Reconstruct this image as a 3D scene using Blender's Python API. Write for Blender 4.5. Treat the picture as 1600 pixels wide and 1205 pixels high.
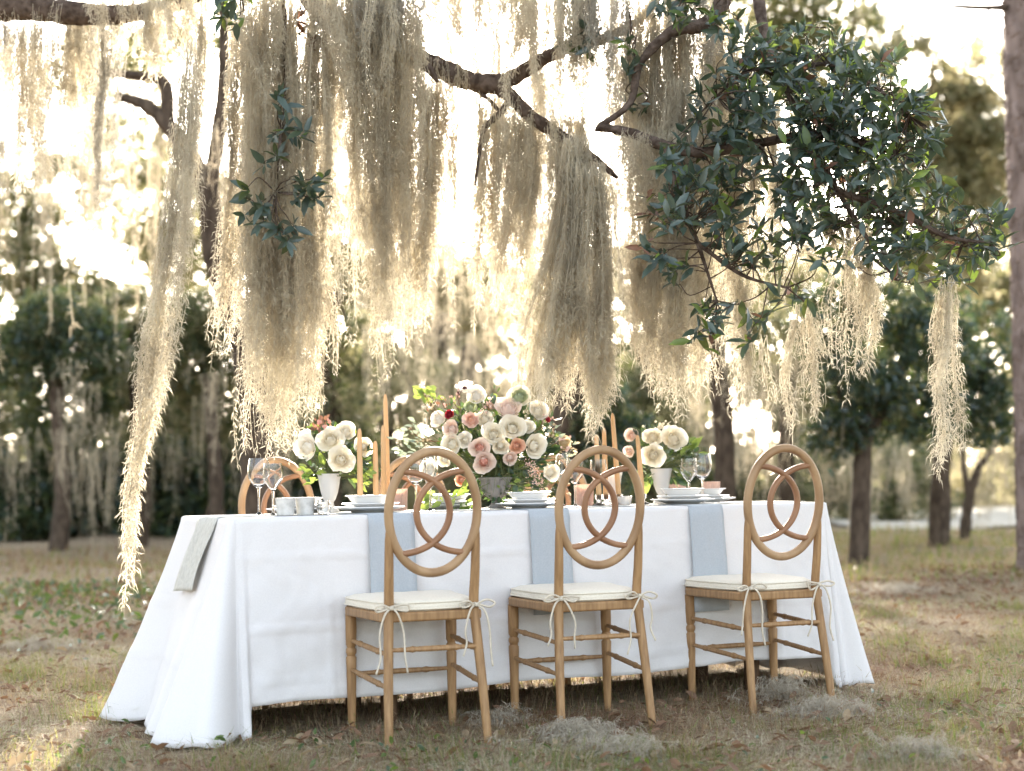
import bpy, math
import numpy as np
from mathutils import Vector, Matrix, Euler

for o in list(bpy.data.objects):
    bpy.data.objects.remove(o)
S = bpy.context.scene
COL = S.collection
rad = math.radians

# ------------------------------------------------------------------ camera
FPX, CAMZ = 2477.0, 0.858
PITCH = math.atan(146.0 / FPX)
ROLL = 0.018
cd = bpy.data.cameras.new('camera')
cam = bpy.data.objects.new('camera', cd)
COL.objects.link(cam)
cam.location = (0, 0, CAMZ)
cam.rotation_euler = (math.pi / 2 + PITCH, ROLL, 0)
cd.sensor_width = 36.0
cd.lens = 36.0 * FPX / 1600.0
cd.clip_end = 2000
cd.dof.use_dof = True
cd.dof.focus_distance = 5.75
cd.dof.aperture_fstop = 2.0
S.camera = cam
S.render.resolution_x, S.render.resolution_y = 1024, 771

# ------------------------------------------------------------------ light
SUN_EL, SUN_AZ = rad(14.6), rad(-1.0)      # sun stands straight ahead, a little left
w = bpy.data.worlds.new('World')
S.world = w
w.use_nodes = True
nt = w.node_tree
sky = nt.nodes.new('ShaderNodeTexSky')
sky.sky_type = 'NISHITA'
sky.sun_disc = False
sky.sun_elevation = SUN_EL
sky.sun_rotation = SUN_AZ
sky.air_density = 1.0
sky.dust_density = 2.5
sky.ozone_density = 1.0
bg = nt.nodes['Background']
hs = nt.nodes.new('ShaderNodeHueSaturation')   # pale film rendering of the sky
hs.inputs['Saturation'].default_value = 0.5
nt.links.new(sky.outputs[0], hs.inputs['Color'])
nt.links.new(hs.outputs[0], bg.inputs[0])
bg.inputs[1].default_value = 0.15
ld = bpy.data.lights.new('sun', 'SUN')
ld.energy = 4.5
ld.angle = rad(0.6)
ld.color = (1.0, 0.89, 0.74)
sun = bpy.data.objects.new('sun', ld)
COL.objects.link(sun)
sd = Vector((math.sin(SUN_AZ) * math.cos(SUN_EL), math.cos(SUN_AZ) * math.cos(SUN_EL), math.sin(SUN_EL)))
sun.rotation_euler = sd.to_track_quat('Z', 'Y').to_euler()
sun.location = sd * 60
S.view_settings.view_transform = 'Standard'
S.view_settings.look = 'None'
S.view_settings.gamma = 1
S.view_settings.use_curve_mapping = False
S.view_settings.exposure = 2.58
S.render.engine = 'CYCLES'
cy = S.cycles
cy.use_denoising = True
cy.max_bounces = 8
cy.diffuse_bounces = 3
cy.glossy_bounces = 3
cy.transmission_bounces = 8
cy.transparent_max_bounces = 8
cy.volume_bounces = 0
cy.caustics_reflective = False
cy.caustics_refractive = False
cy.sample_clamp_indirect = 6

# ------------------------------------------------------------------ helpers
RM = np.array(cam.rotation_euler.to_matrix())

def px(x, y, d):
    """world point seen at photo pixel (x, y) at depth d (metres along +Y)"""
    v = RM @ np.array([(x - 800) / FPX, (602.5 - y) / FPX, -1.0])
    v = v * (d / v[1])
    return np.array([v[0], v[1], v[2] + CAMZ])

def gx(x, d, z=0.0):
    return np.array([(x - 800) / FPX * d, d, z])

MATS = {}
def setin(n, k, v):
    if k in n.inputs:
        n.inputs[k].default_value = v

def mat(name, col, rough=0.7, spec=0.3, trans=0.0, transcol=None, var=0.0, scale=8.0, col2=None,
        bump=0.0, bscale=60.0, stretch=None, world=False, metal=0.0, sheen=0.0, sss=0.0, detail=4.0, coat=0.0):
    m = bpy.data.materials.new(name)
    m.use_nodes = True
    t = m.node_tree
    n, l = t.nodes, t.links
    b = n['Principled BSDF']
    b.inputs['Roughness'].default_value = rough
    setin(b, 'Specular IOR Level', spec)
    setin(b, 'Metallic', metal)
    setin(b, 'Sheen Weight', sheen)
    setin(b, 'Coat Weight', coat)
    if sss:
        setin(b, 'Subsurface Weight', sss)
        setin(b, 'Subsurface Radius', (0.02, 0.012, 0.006))
        setin(b, 'Subsurface Scale', 0.5)
    out = n['Material Output']
    tc = n.new('ShaderNodeTexCoord')
    vec = tc.outputs['Object']
    if world: vec = n.new('ShaderNodeNewGeometry').outputs['Position']
    if stretch:
        mp = n.new('ShaderNodeMapping')
        mp.inputs['Scale'].default_value = stretch
        l.new(vec, mp.inputs[0])
        vec = mp.outputs[0]
    csock = None
    if var or col2:
        nz = n.new('ShaderNodeTexNoise')
        nz.inputs['Scale'].default_value = scale
        nz.inputs['Detail'].default_value = detail
        l.new(vec, nz.inputs['Vector'])
        rp = n.new('ShaderNodeValToRGB')
        c2 = col2 or tuple(max(0, c * (1 - var)) for c in col)
        c1 = col if col2 else tuple(min(1, c * (1 + var)) for c in col)
        rp.color_ramp.elements[0].position = 0.35
        rp.color_ramp.elements[1].position = 0.65
        rp.color_ramp.elements[0].color = (*c2, 1)
        rp.color_ramp.elements[1].color = (*c1, 1)
        l.new(nz.outputs['Fac'], rp.inputs[0])
        csock = rp.outputs[0]
        l.new(csock, b.inputs['Base Color'])
    else:
        b.inputs['Base Color'].default_value = (*col, 1)
    if bump:
        n2 = n.new('ShaderNodeTexNoise')
        n2.inputs['Scale'].default_value = bscale
        n2.inputs['Detail'].default_value = 5
        l.new(vec, n2.inputs['Vector'])
        bp = n.new('ShaderNodeBump')
        bp.inputs['Strength'].default_value = bump
        bp.inputs['Distance'].default_value = 0.01
        l.new(n2.outputs['Fac'], bp.inputs['Height'])
        l.new(bp.outputs[0], b.inputs['Normal'])
    if trans:
        tr = n.new('ShaderNodeBsdfTranslucent')
        if transcol or csock is None:
            tr.inputs[0].default_value = (*(transcol or col), 1)
        else:
            l.new(csock, tr.inputs[0])
        mx = n.new('ShaderNodeMixShader')
        mx.inputs[0].default_value = trans
        l.new(b.outputs[0], mx.inputs[1])
        l.new(tr.outputs[0], mx.inputs[2])
        l.new(mx.outputs[0], out.inputs['Surface'])
    MATS[name] = m
    return m

def glassmat(name, col=(1, 1, 1), rough=0.0):
    m = bpy.data.materials.new(name)
    m.use_nodes = True
    b = m.node_tree.nodes['Principled BSDF']
    b.inputs['Base Color'].default_value = (*col, 1)
    b.inputs['Roughness'].default_value = rough
    b.inputs['IOR'].default_value = 1.45
    setin(b, 'Transmission Weight', 1.0)
    MATS[name] = m
    return m

def tag(o, label=None, cat=None, group=None, kind=None):
    if label: o['label'] = label
    if cat: o['category'] = cat
    if group: o['group'] = group
    if kind: o['kind'] = kind
    return o

def empty(name, loc=(0, 0, 0), rz=0.0, label=None, cat=None, group=None):
    o = bpy.data.objects.new(name, None)
    o.empty_display_size = 0.05
    o.location = loc
    o.rotation_euler = (0, 0, rz)
    COL.objects.link(o)
    return tag(o, label, cat, group)

def link(name, me, parent=None, loc=None):
    o = bpy.data.objects.new(name, me)
    COL.objects.link(o)
    if parent is not None:
        o.parent = parent
    if loc is not None:
        o.location = loc
    return o

def fastmesh(name, V, F, mats, smooth=False, mi=None):
    """V (n,3), F (m,k) index array"""
    V = np.asarray(V, dtype=np.float32); F = np.asarray(F, dtype=np.int32)
    k = F.shape[1]
    me = bpy.data.meshes.new(name)
    me.vertices.add(len(V)); me.vertices.foreach_set('co', V.ravel())
    me.loops.add(F.size); me.loops.foreach_set('vertex_index', F.ravel())
    me.polygons.add(len(F)); me.polygons.foreach_set('loop_start', np.arange(len(F), dtype=np.int32) * k)
    for m in mats: me.materials.append(m)
    if mi is not None: me.polygons.foreach_set('material_index', np.asarray(mi, dtype=np.int32))
    if smooth: me.polygons.foreach_set('use_smooth', np.ones(len(F), dtype=bool))
    me.update(calc_edges=True)
    return me

class MB:
    """collects vertices and faces, builds one mesh"""
    def __init__(s):
        s.v, s.f, s.m = [], [], []
    def add(s, V, F, mi=0):
        b = len(s.v)
        s.v.extend([tuple(map(float, p)) for p in V])
        s.f.extend([tuple(b + i for i in f) for f in F])
        s.m.extend([mi] * len(F))
    def box(s, c, size, rz=0.0, mi=0):
        x, y, z = [q / 2 for q in size]
        cr, sr = math.cos(rz), math.sin(rz)
        V = []
        for dz in (-z, z):
            for dx, dy in ((-x, -y), (x, -y), (x, y), (-x, y)):
                V.append((c[0] + dx * cr - dy * sr, c[1] + dx * sr + dy * cr, c[2] + dz))
        s.add(V, [(0, 3, 2, 1), (4, 5, 6, 7), (0, 1, 5, 4), (1, 2, 6, 5), (2, 3, 7, 6), (3, 0, 4, 7)], mi)
    def tube(s, P, R, n=8, closed=False, sq=1.0, ref=None, caps=True, mi=0):
        """sweep a ring along P; R radius or list; sq: aspect second axis; ref: preferred normal"""
        P = [np.asarray(p, float) for p in P]
        k = len(P)
        if not hasattr(R, '__len__'): R = [R] * k
        V = []
        up = np.asarray(ref if ref is not None else (0.31, 0.17, 0.93), float)
        for i in range(k):
            if closed: t = P[(i + 1) % k] - P[i - 1]
            else: t = P[min(i + 1, k - 1)] - P[max(i - 1, 0)]
            t = t / (np.linalg.norm(t) + 1e-12)
            a = up - t * up.dot(t)
            if np.linalg.norm(a) < 1e-5: a = np.cross(t, (1, 0.2, 0.1))
            a /= np.linalg.norm(a)
            if ref is None: up = a
            b = np.cross(t, a)
            for j in range(n):
                q = 2 * math.pi * (j + 0.5) / n
                V.append(P[i] + R[i] * (math.cos(q) * a + math.sin(q) * sq * b))
        F = []
        for i in range(k if closed else k - 1):
            i2 = (i + 1) % k
            for j in range(n):
                j2 = (j + 1) % n
                F.append((i * n + j, i * n + j2, i2 * n + j2, i2 * n + j))
        if caps and not closed:
            F.append(tuple(range(n - 1, -1, -1)))
            F.append(tuple((k - 1) * n + j for j in range(n)))
        s.add(V, F, mi)
    def lathe(s, prof, n=32, c=(0, 0, 0), flute=None, mi=0):
        V, F = [], []
        k = len(prof)
        for r, z in prof:
            for j in range(n):
                q = 2 * math.pi * j / n
                rr = r * (flute(q, z) if flute else 1)
                V.append((c[0] + rr * math.cos(q), c[1] + rr * math.sin(q), c[2] + z))
        for i in range(k - 1):
            for j in range(n):
                j2 = (j + 1) % n
                F.append((i * n + j, i * n + j2, (i + 1) * n + j2, (i + 1) * n + j))
        if prof[0][0] > 1e-4: F.append(tuple(range(n - 1, -1, -1)))
        if prof[-1][0] > 1e-4: F.append(tuple((k - 1) * n + j for j in range(n)))
        s.add(V, F, mi)
    def grid(s, G, mi=0):
        """G[i][j] points"""
        h, w_ = len(G), len(G[0])
        V = [p for r in G for p in r]
        F = [(i * w_ + j, i * w_ + j + 1, (i + 1) * w_ + j + 1, (i + 1) * w_ + j) for i in range(h - 1) for j in range(w_ - 1)]
        s.add(V, F, mi)
    def mesh(s, name, mats, smooth=True, auto=None):
        me = bpy.data.meshes.new(name)
        me.from_pydata(s.v, [], s.f)
        if not isinstance(mats, (list, tuple)): mats = [mats]
        for m in mats: me.materials.append(m)
        me.polygons.foreach_set('material_index', np.array(s.m, dtype=np.int32))
        if smooth: me.polygons.foreach_set('use_smooth', np.ones(len(me.polygons), dtype=bool))
        me.update()
        if auto: me.set_sharp_from_angle(angle=rad(auto))
        return me
    def obj(s, name, mats, parent=None, smooth=True, auto=40, loc=None):
        return link(name, s.mesh(name, mats, smooth, auto), parent, loc)

def bevel(o, wd=0.003, seg=2):
    md = o.modifiers.new('bevel', 'BEVEL'); md.width = wd; md.segments = seg; md.limit_method = 'ANGLE'
    return o

def bez(P, n=24):
    """Catmull-Rom through points"""
    P = [np.asarray(p, float) for p in P]
    Q = [2 * P[0] - P[1]] + P + [2 * P[-1] - P[-2]]
    out = []
    m = len(P) - 1
    for i in range(m):
        p0, p1, p2, p3 = Q[i:i + 4]
        k = max(2, n // m)
        for j in range(k):
            t = j / k
            out.append(0.5 * ((2 * p1) + (p2 - p0) * t + (2 * p0 - 5 * p1 + 4 * p2 - p3) * t * t + (3 * p1 - p0 - 3 * p2 + p3) * t ** 3))
    out.append(P[-1])
    return out

def lerpR(R, n):
    return list(np.interp(np.linspace(0, 1, n), np.linspace(0, 1, len(R)), R))

# ------------------------------------------------------------------ materials
mat('wood', (0.38, 0.222, 0.10), 0.5, 0.35, col2=(0.25, 0.138, 0.06), scale=14, world=True, stretch=(6, 6, 0.7), bump=0.12, bscale=40)
mat('wood_rim', (0.42, 0.27, 0.145), 0.5, 0.35, col2=(0.27, 0.157, 0.077), scale=4, world=True, stretch=(3, 6, 1.2), bump=0.1, bscale=60)
mat('wood_arc', (0.33, 0.175, 0.092), 0.5, 0.35, col2=(0.24, 0.118, 0.06), scale=4, world=True, stretch=(3, 6, 1.2), bump=0.1, bscale=60)
mat('linen', (0.78, 0.71, 0.59), 0.9, 0.1, col2=(0.71, 0.64, 0.52), scale=160, bump=0.25, bscale=500, sheen=0.2)
mat('ribbon', (0.72, 0.64, 0.52), 0.9, 0.1, var=0.08, scale=60, trans=0.2)
mat('cloth', (0.80, 0.775, 0.765), 0.9, 0.1, col2=(0.76, 0.735, 0.73), scale=220, bump=0.25, bscale=700, trans=0.06, sheen=0.15)
mat('napkin', (0.47, 0.50, 0.53), 0.9, 0.1, col2=(0.41, 0.445, 0.48), scale=240, bump=0.35, bscale=600, sheen=0.2)
mat('lace', (0.78, 0.775, 0.73), 0.9, 0.1, col2=(0.68, 0.675, 0.63), scale=70, bump=0.4, bscale=260, trans=0.3)
mat('ceramic', (0.82, 0.81, 0.79), 0.22, 0.5, var=0.02, scale=5)
mat('stoneware', (0.60, 0.585, 0.55), 0.7, 0.3, col2=(0.45, 0.44, 0.41), scale=40, bump=0.2, bscale=80)
mat('milk_glass', (0.78, 0.76, 0.74), 0.3, 0.5, trans=0.35, transcol=(0.85, 0.8, 0.74), var=0.03)
mat('urn_stone', (0.30, 0.27, 0.245), 0.85, 0.2, col2=(0.20, 0.18, 0.165), scale=30, bump=0.3, bscale=90)
mat('candle', (0.70, 0.45, 0.23), 0.45, 0.4, trans=0.22, transcol=(0.78, 0.50, 0.22), var=0.01, scale=5)
mat('wick', (0.12, 0.09, 0.06), 0.9)
mat('silver', (0.75, 0.73, 0.70), 0.22, 0.5, metal=1.0, var=0.05)
glassmat('glass')
glassmat('pink_glass', (0.98, 0.70, 0.60), 0.12)
mat('copper_glass', (0.60, 0.48, 0.42), 0.15, 0.8, trans=0.5, transcol=(0.82, 0.62, 0.52), var=0.15, scale=90)
mat('bark', (0.115, 0.085, 0.062), 0.95, 0.15, col2=(0.05, 0.036, 0.026), scale=18, stretch=(1, 1, 0.45), bump=0.9, bscale=26)
mat('bark_near', (0.135, 0.10, 0.08), 0.95, 0.15, col2=(0.055, 0.038, 0.028), scale=30, bump=1.0, bscale=60)
mat('pine_bark', (0.25, 0.19, 0.165), 0.95, 0.15, col2=(0.13, 0.095, 0.08), scale=9, stretch=(1, 1, 0.5), bump=1.0, bscale=12)
mat('moss', (0.69, 0.625, 0.49), 0.95, 0.1, col2=(0.49, 0.435, 0.335), scale=7, trans=0.58)
mat('moss_fallen', (0.58, 0.52, 0.42), 0.95, 0.1, col2=(0.42, 0.37, 0.295), scale=30, trans=0.4)
mat('table_wood', (0.16, 0.09, 0.05), 0.6, 0.3, col2=(0.10, 0.055, 0.03), scale=12, stretch=(6, 6, 1))
mat('moss_grey', (0.48, 0.44, 0.365), 0.95, 0.1, col2=(0.35, 0.325, 0.27), scale=30, trans=0.4)
mat('moss_far', (0.56, 0.48, 0.35), 0.95, 0.1, col2=(0.42, 0.36, 0.26), scale=1.2, trans=0.5)
def leafmat(nm, c, c2, tc, tr=0.35, rough=0.35, sp=0.5, sc=3.0):
    return mat(nm, c, rough, sp, trans=tr, transcol=tc, col2=c2, scale=sc)
leafmat('leaf_near', (0.056, 0.088, 0.068), (0.030, 0.052, 0.044), (0.13, 0.18, 0.05), 0.15, 0.34, 0.7, 10)
leafmat('leaf_young', (0.10, 0.15, 0.05), (0.06, 0.10, 0.04), (0.30, 0.42, 0.06), 0.4)
leafmat('leaf_rust', (0.19, 0.10, 0.07), (0.12, 0.07, 0.05), (0.38, 0.18, 0.09), 0.3)
leafmat('leaf_dark', (0.045, 0.07, 0.040), (0.022, 0.040, 0.026), (0.20, 0.24, 0.045), 0.35, 0.4, 0.4, 1.0)
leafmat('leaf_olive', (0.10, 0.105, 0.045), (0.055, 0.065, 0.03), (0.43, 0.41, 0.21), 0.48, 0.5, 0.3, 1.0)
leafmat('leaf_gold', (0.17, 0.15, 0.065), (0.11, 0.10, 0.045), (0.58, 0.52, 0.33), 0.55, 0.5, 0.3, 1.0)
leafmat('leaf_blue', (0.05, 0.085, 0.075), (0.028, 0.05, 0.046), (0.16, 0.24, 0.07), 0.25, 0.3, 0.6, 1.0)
leafmat('bouquet_leaf', (0.045, 0.085, 0.04), (0.024, 0.05, 0.028), (0.16, 0.26, 0.05), 0.25)
leafmat('bouquet_leaf_pale', (0.30, 0.36, 0.30), (0.22, 0.28, 0.24), (0.4, 0.45, 0.3), 0.3)
leafmat('bouquet_leaf_lime', (0.20, 0.28, 0.07), (0.13, 0.20, 0.05), (0.40, 0.50, 0.10), 0.4)
def petalmat(nm, c, tc, tr=0.4): return mat(nm, c, 0.65, 0.2, trans=tr, transcol=tc, var=0.03, scale=40)
petalmat('petal_white', (0.92, 0.87, 0.77), (0.97, 0.91, 0.77), 0.5)
petalmat('petal_pure', (0.92, 0.88, 0.82), (0.97, 0.92, 0.82), 0.5)
petalmat('petal_blush', (0.88, 0.755, 0.68), (0.95, 0.79, 0.68), 0.48)
petalmat('petal_pink', (0.88, 0.67, 0.58), (0.95, 0.69, 0.56))
petalmat('petal_coral', (0.84, 0.50, 0.40), (0.92, 0.52, 0.40))
petalmat('petal_peach', (0.83, 0.56, 0.42), (0.95, 0.60, 0.40))
petalmat('petal_red', (0.34, 0.035, 0.05), (0.55, 0.05, 0.06), 0.3)
petalmat('petal_green', (0.55, 0.60, 0.42), (0.65, 0.7, 0.4), 0.35)
petalmat('petal_dry', (0.66, 0.55, 0.38), (0.8, 0.65, 0.4), 0.4)
petalmat('flower_eye', (0.10, 0.13, 0.05), (0.2, 0.25, 0.05), 0.2)
petalmat('flower_dark', (0.10, 0.04, 0.04), (0.2, 0.06, 0.05), 0.2)
petalmat('stem', (0.13, 0.15, 0.06), (0.2, 0.25, 0.06), 0.2)
petalmat('stem_red', (0.25, 0.10, 0.07), (0.35, 0.12, 0.07), 0.2)
leafmat('grass_dry', (0.44, 0.34, 0.22), (0.31, 0.23, 0.145), (0.50, 0.37, 0.21), 0.35, 0.8, 0.15, 2)
leafmat('grass_pale', (0.58, 0.515, 0.385), (0.46, 0.40, 0.29), (0.6, 0.5, 0.3), 0.35, 0.8, 0.15, 2)
leafmat('grass_green', (0.14, 0.17, 0.07), (0.09, 0.115, 0.05), (0.36, 0.38, 0.08), 0.45, 0.6, 0.25, 2)
leafmat('straw', (0.27, 0.165, 0.10), (0.18, 0.105, 0.065), (0.38, 0.21, 0.11), 0.22, 0.8, 0.15, 2)
leafmat('dead_leaf', (0.26, 0.155, 0.095), (0.15, 0.092, 0.06), (0.30, 0.17, 0.09), 0.2, 0.7, 0.25, 3)
leafmat('weed', (0.06, 0.10, 0.05), (0.035, 0.065, 0.04), (0.2, 0.3, 0.05), 0.3, 0.3, 0.5, 4)
# ------------------------------------------------------------------ ground
TH = 0.442                     # the table's turn
TO = np.array([-0.957, 5.357]) # its near left corner
TE = np.array([math.cos(TH), math.sin(TH)])
TN = np.array([-math.sin(TH), math.cos(TH)])
TW, TL, TZ = 0.66, 2.463, 0.738
def T(a, b, z=0.0):
    p = TO + TE * a + TN * b
    return np.array([p[0], p[1], z])
def ta(xp, b):
    """position along the table for photo column xp at distance b from the near edge"""
    k = (xp - 800) / FPX
    q = TO + TN * b
    return (k * q[1] - q[0]) / (TE[0] - k * TE[1])

def hgt(x, y):
    x = np.asarray(x, float); y = np.asarray(y, float)
    far = np.clip((y - 7.6) / 5.0, 0, 1)
    lump = 0.5 * np.sin(x * 1.7 + 0.6 * np.sin(y * 1.1)) + 0.5 * np.sin(y * 1.3 + x * 0.6 + 2)
    near = 0.006 * np.sin(x * 5.1 + y * 3) * np.sin(y * 4.3 - x * 2)
    return near + far * (0.05 * lump + 0.02 * np.sin(x * 4 + y * 2.3))

def build_ground():
    xs = np.concatenate([np.linspace(-400, -16, 14), np.linspace(-15, 15, 121), np.linspace(16, 400, 14)])
    ys = np.concatenate([np.linspace(-300, -4, 10), np.linspace(-3, 32, 141), np.linspace(36, 700, 16)])
    X, Y = np.meshgrid(xs, ys)
    Z = hgt(X, Y)
    Z[(np.abs(X) > 15.5) | (Y < 0) | (Y > 33)] = 0
    V = np.stack([X, Y, Z], -1).reshape(-1, 3)
    h, wd = X.shape
    I = np.arange(h * wd).reshape(h, wd)
    F = np.stack([I[:-1, :-1], I[:-1, 1:], I[1:, 1:], I[1:, :-1]], -1).reshape(-1, 4)
    m = bpy.data.materials.new('ground_soil'); m.use_nodes = True
    t = m.node_tree; n, l = t.nodes, t.links
    b = n['Principled BSDF']; b.inputs['Roughness'].default_value = 0.95
    setin(b, 'Specular IOR Level', 0.1)
    tc = n.new('ShaderNodeTexCoord')
    def noise(sc, det=6):
        q = n.new('ShaderNodeTexNoise'); q.inputs['Scale'].default_value = sc; q.inputs['Detail'].default_value = det
        l.new(tc.outputs['Object'], q.inputs['Vector']); return q.outputs['Fac']
    def ramp(f, stops):
        r = n.new('ShaderNodeValToRGB'); e = r.color_ramp.elements
        e[0].position, e[0].color = stops[0][0], (*stops[0][1], 1)
        e[1].position, e[1].color = stops[-1][0], (*stops[-1][1], 1)
        for p_, c_ in stops[1:-1]:
            k = e.new(p_); k.color = (*c_, 1)
        l.new(f, r.inputs[0]); return r.outputs[0]
    c1 = ramp(noise(1.3), [(0.32, (0.16, 0.10, 0.065)), (0.45, (0.31, 0.23, 0.15)), (0.55, (0.29, 0.23, 0.15)), (0.68, (0.22, 0.19, 0.11))])
    c2 = ramp(noise(38), [(0.3, (0.14, 0.09, 0.06)), (0.5, (0.29, 0.215, 0.14)), (0.72, (0.43, 0.36, 0.255))])
    mx = n.new('ShaderNodeMix'); mx.data_type = 'RGBA'; mx.inputs[0].default_value = 0.4
    l.new(c1, mx.inputs[6]); l.new(c2, mx.inputs[7]); l.new(mx.outputs[2], b.inputs['Base Color'])
    bp = n.new('ShaderNodeBump'); bp.inputs['Strength'].default_value = 0.8; bp.inputs['Distance'].default_value = 0.03
    l.new(noise(45), bp.inputs['Height']); l.new(bp.outputs[0], b.inputs['Normal'])
    o = link('ground', fastmesh('ground', V, F, [m], True))
    tag(o, kind='structure')
build_ground()

def under_cloth(P):
    q = P[:, :2] - TO
    a = q @ TE; b = q @ TN
    return (a > -0.22) & (a < TL + 0.22) & (b > -0.03) & (b < TW + 0.1)

def blades(rng, n, region, hmin, hmax, wd, lean, mats, probs, name, label, clump=0.0, flat=0.0, segs=2, skip=True, patchy=False):
    """n thin grass blades joined into one uncountable mesh"""
    P = region(rng, n)
    if clump:
        P = P + rng.normal(0, clump, P.shape)
    P3 = np.column_stack([P, hgt(P[:, 0], P[:, 1])])
    if skip: P3 = P3[~under_cloth(P3)]
    n = len(P3)
    az = rng.uniform(0, 2 * np.pi, n) ; cl_ = .5 + .5 * np.sin(P3[:, 0] * 9 + 2 * np.sin(P3[:, 1] * 5)) * np.sin(P3[:, 1] * 7 + 2 * np.sin(P3[:, 0] * 4))
    az = az * .55 + 3.5 * np.sin(P3[:, 0] * 3 + P3[:, 1] * 2)
    h = rng.uniform(hmin, hmax, n) * rng.uniform(0.6, 1, n) * (.7 + .7 * cl_)
    ln = rng.uniform(0.2, 1, n) * lean
    d = np.column_stack([np.cos(az), np.sin(az), np.zeros(n)])
    side = np.column_stack([-np.sin(az + rng.normal(0, .6, n)), np.cos(az), np.zeros(n)])
    W = (wd * rng.uniform(0.6, 1.4, n) * (0.8 + P3[:, 1] / 12))[:, None]
    up = np.array([0, 0, 1.0])
    rise = (1 - flat)
    p1 = P3 + d * (h * ln * 0.35)[:, None] + up * (h * 0.6 * rise)[:, None] + up * 0.004
    p2 = P3 + d * (h * ln)[:, None] + up * (h * (1 - 0.35 * ln) * rise)[:, None] + up * 0.004
    V = np.stack([P3 - side * W, P3 + side * W, p1 - side * W * .8, p1 + side * W * .8, p2], 1).reshape(-1, 3)
    b = np.arange(n)[:, None] * 5
    F = np.concatenate([b + [0, 1, 3], b + [2, 3, 4]], 1).reshape(-1, 3)
    k = rng.choice(len(mats), n, p=probs)
    if patchy:      # kinds of grass grow in patches
        X, Y = P3[:, 0], P3[:, 1]
        q = .5 + .22 * np.sin(2.3 * X + 1.7 * np.sin(1.9 * Y)) + .2 * np.sin(2.9 * Y - 1.3 * X + 2 * np.sin(2.1 * X)) + .1 * np.sin(7 * X + 5 * Y) + rng.normal(0, .13, n)
        q = np.argsort(np.argsort(q)) / n
        k = np.searchsorted(np.cumsum(probs)[:-1], q)
    me = fastmesh(name, V, F, [MATS[q] for q in mats], False, np.repeat(k, 2))
    return tag(link(name, me), label, None, None, 'stuff')

def wedge(d0, d1, pw=1.0, xs=0.36):
    def f(rng, n):
        y = d0 + (d1 - d0) * rng.uniform(0, 1, n) ** pw
        x = rng.uniform(-1, 1, n) * (y * xs + 0.3)
        return np.column_stack([x, y])
    return f
def patches(cs, sd):
    cs = np.array(cs, float)
    def f(rng, n):
        k = rng.randint(0, len(cs), n)
        return cs[k] + rng.normal(0, sd, (n, 2)) * rng.uniform(.4, 1.4, (n, 1))
    return f
rg = np.random.RandomState(3)
blades(rg, 110000, wedge(3.9, 13, 1.5), 0.03, 0.09, 0.0014, 1.7, ['straw', 'grass_dry', 'grass_pale', 'grass_green'], [.2, .28, .37, .15], 'dry_grass', 'short dry tan grass covering the ground round the table', flat=.35, patchy=True)
blades(rg, 90000, wedge(3.9, 12, 1.3), 0.05, 0.14, 0.0010, 1.6, ['straw', 'grass_dry', 'grass_pale'], [.30, .36, .34], 'pine_straw', 'brown pine straw lying on the ground', flat=0.85)
tuft_c = [px(1480, 1010, 5)[:2] * 0 + np.array(c) for c in
          [(1.75, 6.2), (2.05, 6.6), (2.3, 7.4), (1.55, 5.9), (1.9, 7.9), (2.5, 6.9), (1.45, 5.3), (1.7, 5.1), (-.2, 4.85), (-.75, 4.75), (.45, 4.9), (-1.8, 6.8), (-1.6, 5.9), (-2.2, 7.2), (2.9, 8.8), (-1.3, 4.9), (1.1, 4.6), (2.2, 9.5), (3.2, 10.2), (-2.6, 8.6), (2.6, 8.0), (1.85, 7.1), (1.3, 4.95), (-1.7, 7.6), (.1, 4.7), (1.6, 9.0)]]
blades(rg, 7600, patches(tuft_c, 0.13), 0.05, 0.17, 0.0013, 1.3, ['grass_green', 'leaf_young', 'grass_dry'], [.55, .1, .35], 'green_grass', 'tufts of longer green grass among the dry grass')
blades(rg, 20000, lambda r, n: np.column_stack([r.uniform(1.0, 9, n), 12 + 10 * r.uniform(0, 1, n)]), 0.05, 0.16, 0.004, 1.0, ['grass_green', 'grass_dry', 'leaf_young'], [.35, .57, .08], 'meadow_grass', 'sunlit green and tan grass in front of the trees', skip=False)
blades(rg, 16000, lambda r, n: np.column_stack([r.uniform(-8, 2.5, n), 11 + 10 * r.uniform(0, 1, n)]), 0.05, 0.15, 0.004, 1.0, ['grass_dry', 'grass_green', 'straw'], [.45, .25, .3], 'shade_grass', 'dry grass in the shade before the dark thicket', skip=False)
blades(rg, 7000, lambda r, n: np.column_stack([r.uniform(-1.1, 1.3, n), r.uniform(5.2, 6.9, n)]), 0.03, 0.10, 0.0012, 1.3, ['grass_dry', 'straw', 'grass_green'], [.45, .35, .2], 'table_grass', 'shaded grass under the hem of the tablecloth', skip=False)

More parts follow.
